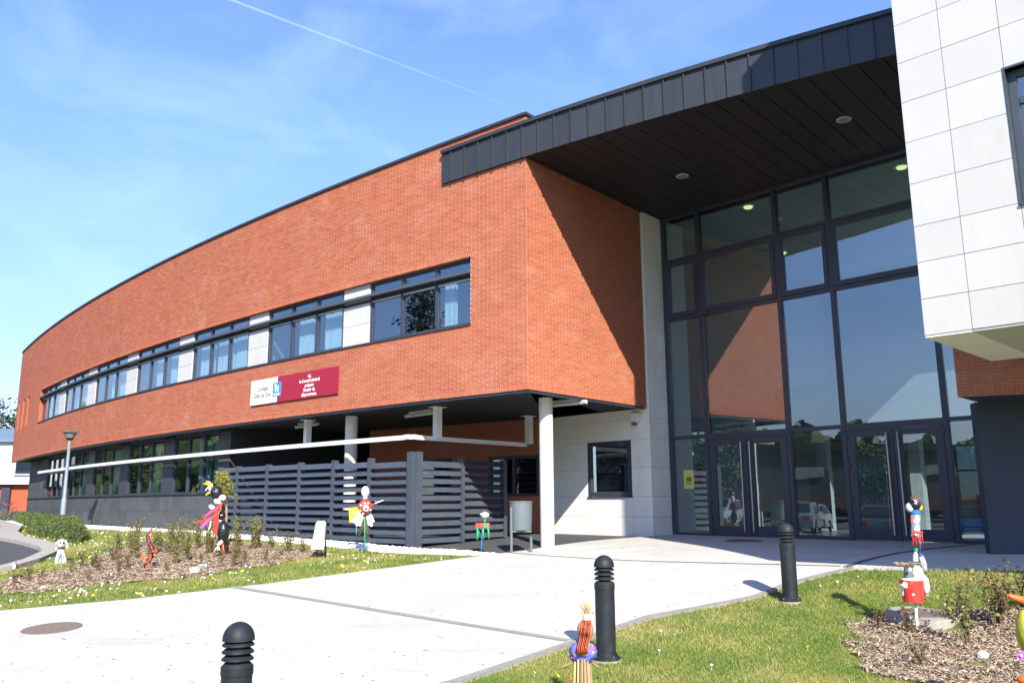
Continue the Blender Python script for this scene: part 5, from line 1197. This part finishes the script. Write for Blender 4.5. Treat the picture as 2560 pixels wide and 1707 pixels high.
# red and green table-like animal
f=Fig('toy_animal','red box animal on green legs held up on a blue stick near the litter bin','scrap figure',(1203,1384),(820,1180,4.9))
k=f.k(); a=f.P(1807,624); b=f.P(1980,620); a2=f.P(1810,682); b2=f.P(1980,676); o=Vector((0,.14,0)); MB().hexa([a2,b2,b2+o,a2+o],[a,b,b+o,a+o]).obj('body','red',f.t)
a=f.P(1908,632,-.012); b=f.P(1962,628,-.012); a2=f.P(1908,680,-.012); b2=f.P(1962,680,-.012); o=Vector((0,.02,0)); MB().hexa([a2,b2,b2+o,a2+o],[a,b,b+o,a+o]).obj('badge','green',f.t)
f.tube('neck','green',[(1921,560),(1921,626)],13,dy=.04); f.ball('head','whitebag',1925,525,50,36,dy=.04,noise=.1); f.ball('snout','whitebag',1878,515,18,12,dy=.04,noise=.1); f.ball('ear','whitebag',1912,495,12,12,dy=.04)
for p in ([(1832,684),(1828,825)],[(1897,684),(1902,818)],[(1960,680),(1975,812)],[(1850,684,.12),(1845,790,.12)]): f.tube('leg','green',p,12)
f.tube('stick','blue',[(1888,700),(1884,820),(1879,1003)],8,dy=.05,n=8)
# little ghost with blond hair
f=Fig('ghost_doll','small doll with pale hair and striped skirt, left of the rose bed','doll',(151,1407),(0,1150,2.94))
mb=MB(); k=f.k(); vs=[]; n=24
for i,(y,r_) in enumerate([(645,17),(670,22),(710,33),(757,43)]):
    c=f.P(446,y)
    for j in range(n):
        a=2*math.pi*j/n; rr_=r_*k*(1+.1*math.sin(a*8)*(i/3)); vs.append((c.x+rr_*math.cos(a),c.y+rr_*.6*math.sin(a),c.z))
mb.add(vs,[(i*n+j,i*n+(j+1)%n,(i+1)*n+(j+1)%n,(i+1)*n+j) for i in range(3) for j in range(n)]+[tuple(range(n))]); mb.obj('skirt','whitebag',f.t,smooth='all')
for x in (425,438,452,470): f.rib('stripe','lampgrey',[(448+(x-448)*.4,660),(x,750)],[1,3],dy=-.09)
f.ball('head','whitebag',455,618,27,28); f.ball('eye','black',445,608,9,9,dy=-.06,rd=4); f.ball('eye','black',468,606,9,9,dy=-.06,rd=4); f.ball('mouth','magenta',456,626,6,4,dy=-.07,rd=4); f.ball('belt','black',452,643,24,7)
f.tube('hair','cream',[(430,598),(412,610),(406,640),(414,664)],[6,9,9,4]); f.tube('hair','cream',[(480,598),(492,610),(494,640),(486,655)],[6,8,8,4]); f.tube('hair','cream',[(425,598),(455,588),(484,598)],9); f.tube('stick','black',[(446,700),(446,762)],3)
f=Fig('paper_doll','tiny white paper doll with crimson hat at the far left of the lawn','doll',(35,1424),(0,1150,2.94)); f.tube('body','printwhite',[(102,765),(98,803)],[12,18]); f.ball('head','whitebag',106,760,11,10); f.tube('hat','magenta',[(128,768),(112,752),(108,746)],[3,11,4])
f=Fig('dark_bottle','dark red plastic bottle with pale cap lying at the left end of the bed','bottle',(40,1446),(0,1150,2.94)); f.tube('body','bottle',[(92,862),(100,861),(150,858),(161,858)],[6,16,17,14],n=14); f.tube('cap','printwhite',[(70,868),(92,863)],[9,6],n=10)
f=Fig('lying_bottle','clear plastic bottle with green collar lying on the mulch','bottle',(505,1420),(0,1150,2.94)); f.tube('body','clearp',[(1450,797),(1465,786),(1505,780),(1521,779)],[9,19,19,17],dy=.05,n=14); f.tube('collar','green',[(1443,800),(1455,795)],[11,12],dy=.05,n=10)
f.rib('label','lampgrey',[(1485,783),(1505,781)],16,dy=-.07)
f=Fig('white_carton','small white carton with dots lying on the mulch against the clear bottle','carton',(484,1431),(0,1150,2.94)); k=f.k(); a,b,c_,d_=f.P(1395,790),f.P(1452,784),f.P(1453,822),f.P(1397,826); o=Vector((0,.12,0)); MB().hexa([d_,c_,c_+o,d_+o],[a,b,b+o,a+o]).obj('box','printwhite',f.t); f.ball('dot','ink',1408,803,3,3,dy=-.005,rd=1); f.ball('dot','ink',1418,811,3,3,dy=-.005,rd=1)
q=ground(109,1475); t=thing('stone','pale round stone at the front edge of the left bed','stone',q); MB().ball((q.x,q.y,q.z+.03),(.07,.06,.045),10,7,.08).obj('rock','kerb',t)
q=ground(2459,1650); t=thing('stone','pale angular stone in the front of the right bed','stone',q); MB().ball((q.x,q.y,q.z+.05),(.055,.045,.04),8,6,.12).obj('rock','pebble',t)
# straw figure in the foreground
f=Fig('straw_figure','bundle of canes with blue printed cloth, red black yarn hair and straw plume','straw figure',Vector((.545,6.95,G(.545,6.95))),(1300,1350,4.3925)); k=f.k(); random.seed(9)
zb=f.q.z
for i in range(26):
    a=i*2.4; r_=math.sqrt((i+.5)/26); x=688+r_*96*math.cos(a); dy=r_*.085*math.sin(a); top=f.P(x*.9+690*.1,1310,dy); bot=Vector((top.x+(x-688)*k*.35,top.y+dy*.3,zb)); MB().tube([bot,top],.0085,6).obj('cane','straw',f.t)
f.ball('cloth','bluecloth',695,1225,140,112,noise=.09,rd=105,n=26)
for i in range(12): f.ball('cloth_fold','bluecloth',695+120*math.cos(i*.55+2.9),1240+95*math.sin(i*.55+.1)*.9,34,26,noise=.15,rd=40,rot=i*.5)
for m,n_ in (('orange',5),('green',4),('magenta',4),('yellow',3)):
    for i in range(n_):
        x,y=random.uniform(590,800),random.uniform(1150,1300); dd=math.sqrt(max(.05,1-((x-695)/143)**2-((y-1225)/112)**2))*105*k; f.ball('print_patch',m,x,y,random.uniform(14,26),random.uniform(8,16),dy=-dd+.002,rd=6,rot=random.uniform(-.7,.7),n=10)
M['tan']=mat('tan_gourd',(.42,.20,.10),.5); f.ball('head','tan',718,985,88,108,rd=75)
for i in range(26):
    t_=i/25; x0_,x1_=688+90*t_,635+105*t_; w_=random.uniform(-6,6); f.tube('yarn',('orange','black','black','orange','black')[i%5],[(x0_,880,-.03),(x0_-8+w_,960,-.105),((x0_+x1_)/2+w_,1080,-.11),(x1_+w_,1180,-.12),(x1_+4-w_,1248,-.115)],[5,6.5,6.5,6,4],n=5)
for i in range(14):
    t_=i/13; x0_=690+85*t_; f.tube('yarn',('orange','black')[i%2],[(x0_,880,-.01),((x0_)-10,1000,-.075),(x0_-35,1120,-.09),(x0_-50,1240,-.1)],[7,8,8,5],n=5)
f.ball('crown_knot','cream',735,850,46,52,noise=.14); 
for i in range(34): a=random.uniform(-.42,.42); L_=random.uniform(90,170); f.tube('straw_stalk','straw',[(733+a*30,815,random.uniform(-.03,.03)),(733+a*110,800-L_*.5),(730+math.sin(a)*L_*1.0,800-L_*math.cos(a))],[3.2,2.2,1.0],n=4)
f.ball('tie','roseleaf',730,792,32,14); f.ball('flower','yellow',678,790,14,14,dy=-.02); f.ball('flower','wood',800,795,16,8,dy=-.02)
for x,y,x2,y2 in ((655,700,690,760),(770,740,745,790)): f.tube('twig','bark',[(x,y),(x2,y2)],2.5,n=4)
f.tube('arm','wood',[(600,1330),(500,1375),(415,1412)],[11,12,9]); f.tube('arm','wood',[(790,1340),(850,1385),(905,1400)],[9,8,6])
for x,y0_,y1_,m in ((475,1395,1568,'roseleaf'),(855,1395,1500,'ink'),(890,1400,1575,'roseleaf')): f.tube('string',m,[(x,y0_),(x+3,(y0_+y1_)/2),(x+10,y1_)],1.8,n=4)
f.ball('bead','black',853,1508,11,12); f.ball('bead','red',540,1500,14,16); f.ball('bead','red',530,1560,20,10)
# red bucket figure
f=Fig('bucket_figure','tall figure of red bucket, bottles and woven body with tilted black hat','scrap figure',(2293,1578),(2100,1200,3.0934)); k=f.k()
f.tube('pole','white',[(582,930),(590,1060),(598,1178)],11)
def fr_(name,m,x,y0_,r0_,y1_,r1_,n=22,dy=0,x1=None): return MB().tube([f.P(x,y0_,dy),f.P(x1 or x,y1_,dy)],[r0_*k,r1_*k],n).obj(name,m,f.t,smooth=True)
fr_('bucket','red',551,778,79,938,72,x1=570); fr_('bucket_rim','red',550,770,83,800,82,x1=553); f.ball('bucket_filling','whitebag',552,768,74,16)
f.tube('handle','steel',[(478,800),(484,860),(492,900)],4,dy=-.06); f.ball('white_scrap','printwhite',503,810,18,22,dy=-.22,noise=.2,rd=8); f.ball('white_scrap','printwhite',568,884,10,8,dy=-.235,rd=4)
fr_('tin_can','galv',528,672,30,762,30); f.ball('cotton','whitebag',595,715,42,52,noise=.12); f.tube('cotton_arm','whitebag',[(610,720),(655,770),(668,830),(668,895)],[26,28,26,14],dy=-.02); f.tube('cotton_arm','whitebag',[(480,800),(486,890)],[10,8],dy=-.15)
f.ball('cup_handle','white',542,690,12,14,dy=-.1,rd=4)
for i in range(60): a=random.uniform(430,645); f.tube('straw_stalk','straw',[(a,650+random.uniform(-15,15),random.uniform(-.1,.1)),(a+random.uniform(-55,55),645+random.uniform(-18,18),random.uniform(-.12,.12))],1.8,n=4)
fr_('bottle','clearp',583,625,20,575,18); fr_('bottle_neck','clearp',585,575,17,548,7); fr_('bottle_cap','green',586,550,15,525,15); f.tube('bottle','clearp',[(628,590),(645,640),(660,700)],[18,20,16],n=14); f.tube('bottle_cap','blue',[(612,572),(640,578)],14,n=12); f.ball('black_cap','black',628,566,16,9)
f.tube('mast','maroon',[(600,420),(606,500),(606,575)],5); f.tube('mast','blue',[(615,450),(622,560)],3.5)
fr_('body','foil',587,440,33,268,33); fr_('collar','blue',583,262,34,232,34)
for i,x in enumerate((566,578,590,604,618,632)): f.tube('bead_string','red',[(x,395),(x-1+i,445),(x-2+i*3,500+(-1)**i*8)],4,n=6,dy=-.04)
for x in (560,575,590,605,620,634): f.ball('bead','red',x,405+random.uniform(-6,6),8,9,dy=-.1)
f.ball('bead','green',620,484,9,6,dy=-.06); f.rib('strip','red',[(556,270),(554,330)],6,dy=-.09)
f.ball('hat_base','bag',575,192,48,36); f.ball('cheek','whitebag',538,210,28,34); f.ball('cheek','yellow',618,210,18,24); 
p=f.P(586,152); mb=MB().lathe([(40*k,-.004),(42*k,0),(40*k,.004)],(0,0,0),26); mm=Matrix.Rotation(.45,4,'Y')@Matrix.Rotation(.45,4,'X'); ob=child('hat_lid',mb.mesh('hat_lid','steel',smooth=True),f.t,Matrix.Translation(p-f.q)@mm); mb=MB().lathe([(22*k,.004),(22*k,.008)],(0,0,0),18); child('lid_label',mb.mesh('lid_label','red'),ob)
# bird at the right edge
f=Fig('duck_figure','yellow green bird figure with long orange beak at the right edge','scrap figure',Vector((4.15,6.45,G(4.15,6.45))),(2360,1380,4.795)); k=f.k()
M['lime']=mat('lime_bag',(.42,.40,.03),.4,bump=.4,bscale=20); f.ball('body','lime',1010,960,128,250,noise=.03); f.ball('head','lime',1110,560,110,110); f.tube('beak','orange',[(748,500),(800,530),(900,560),(1040,590)],[6,26,38,52],n=12)
for i in range(5): a=i*1.257+.5; f.ball('petal','magenta',928+38*math.cos(a),1235+38*math.sin(a),30,17,dy=-.19,rd=7,rot=-a)
f.ball('flower_heart','printwhite',928,1235,16,16,dy=-.21,rd=6); f.tube('flower_stalk','roseleaf',[(900,1290),(830,1400),(820,1470)],5,dy=-.12); f.ball('foot','orange',960,1530,75,48,dy=-.12); f.tube('leg','orange',[(1000,1180),(985,1500)],24)
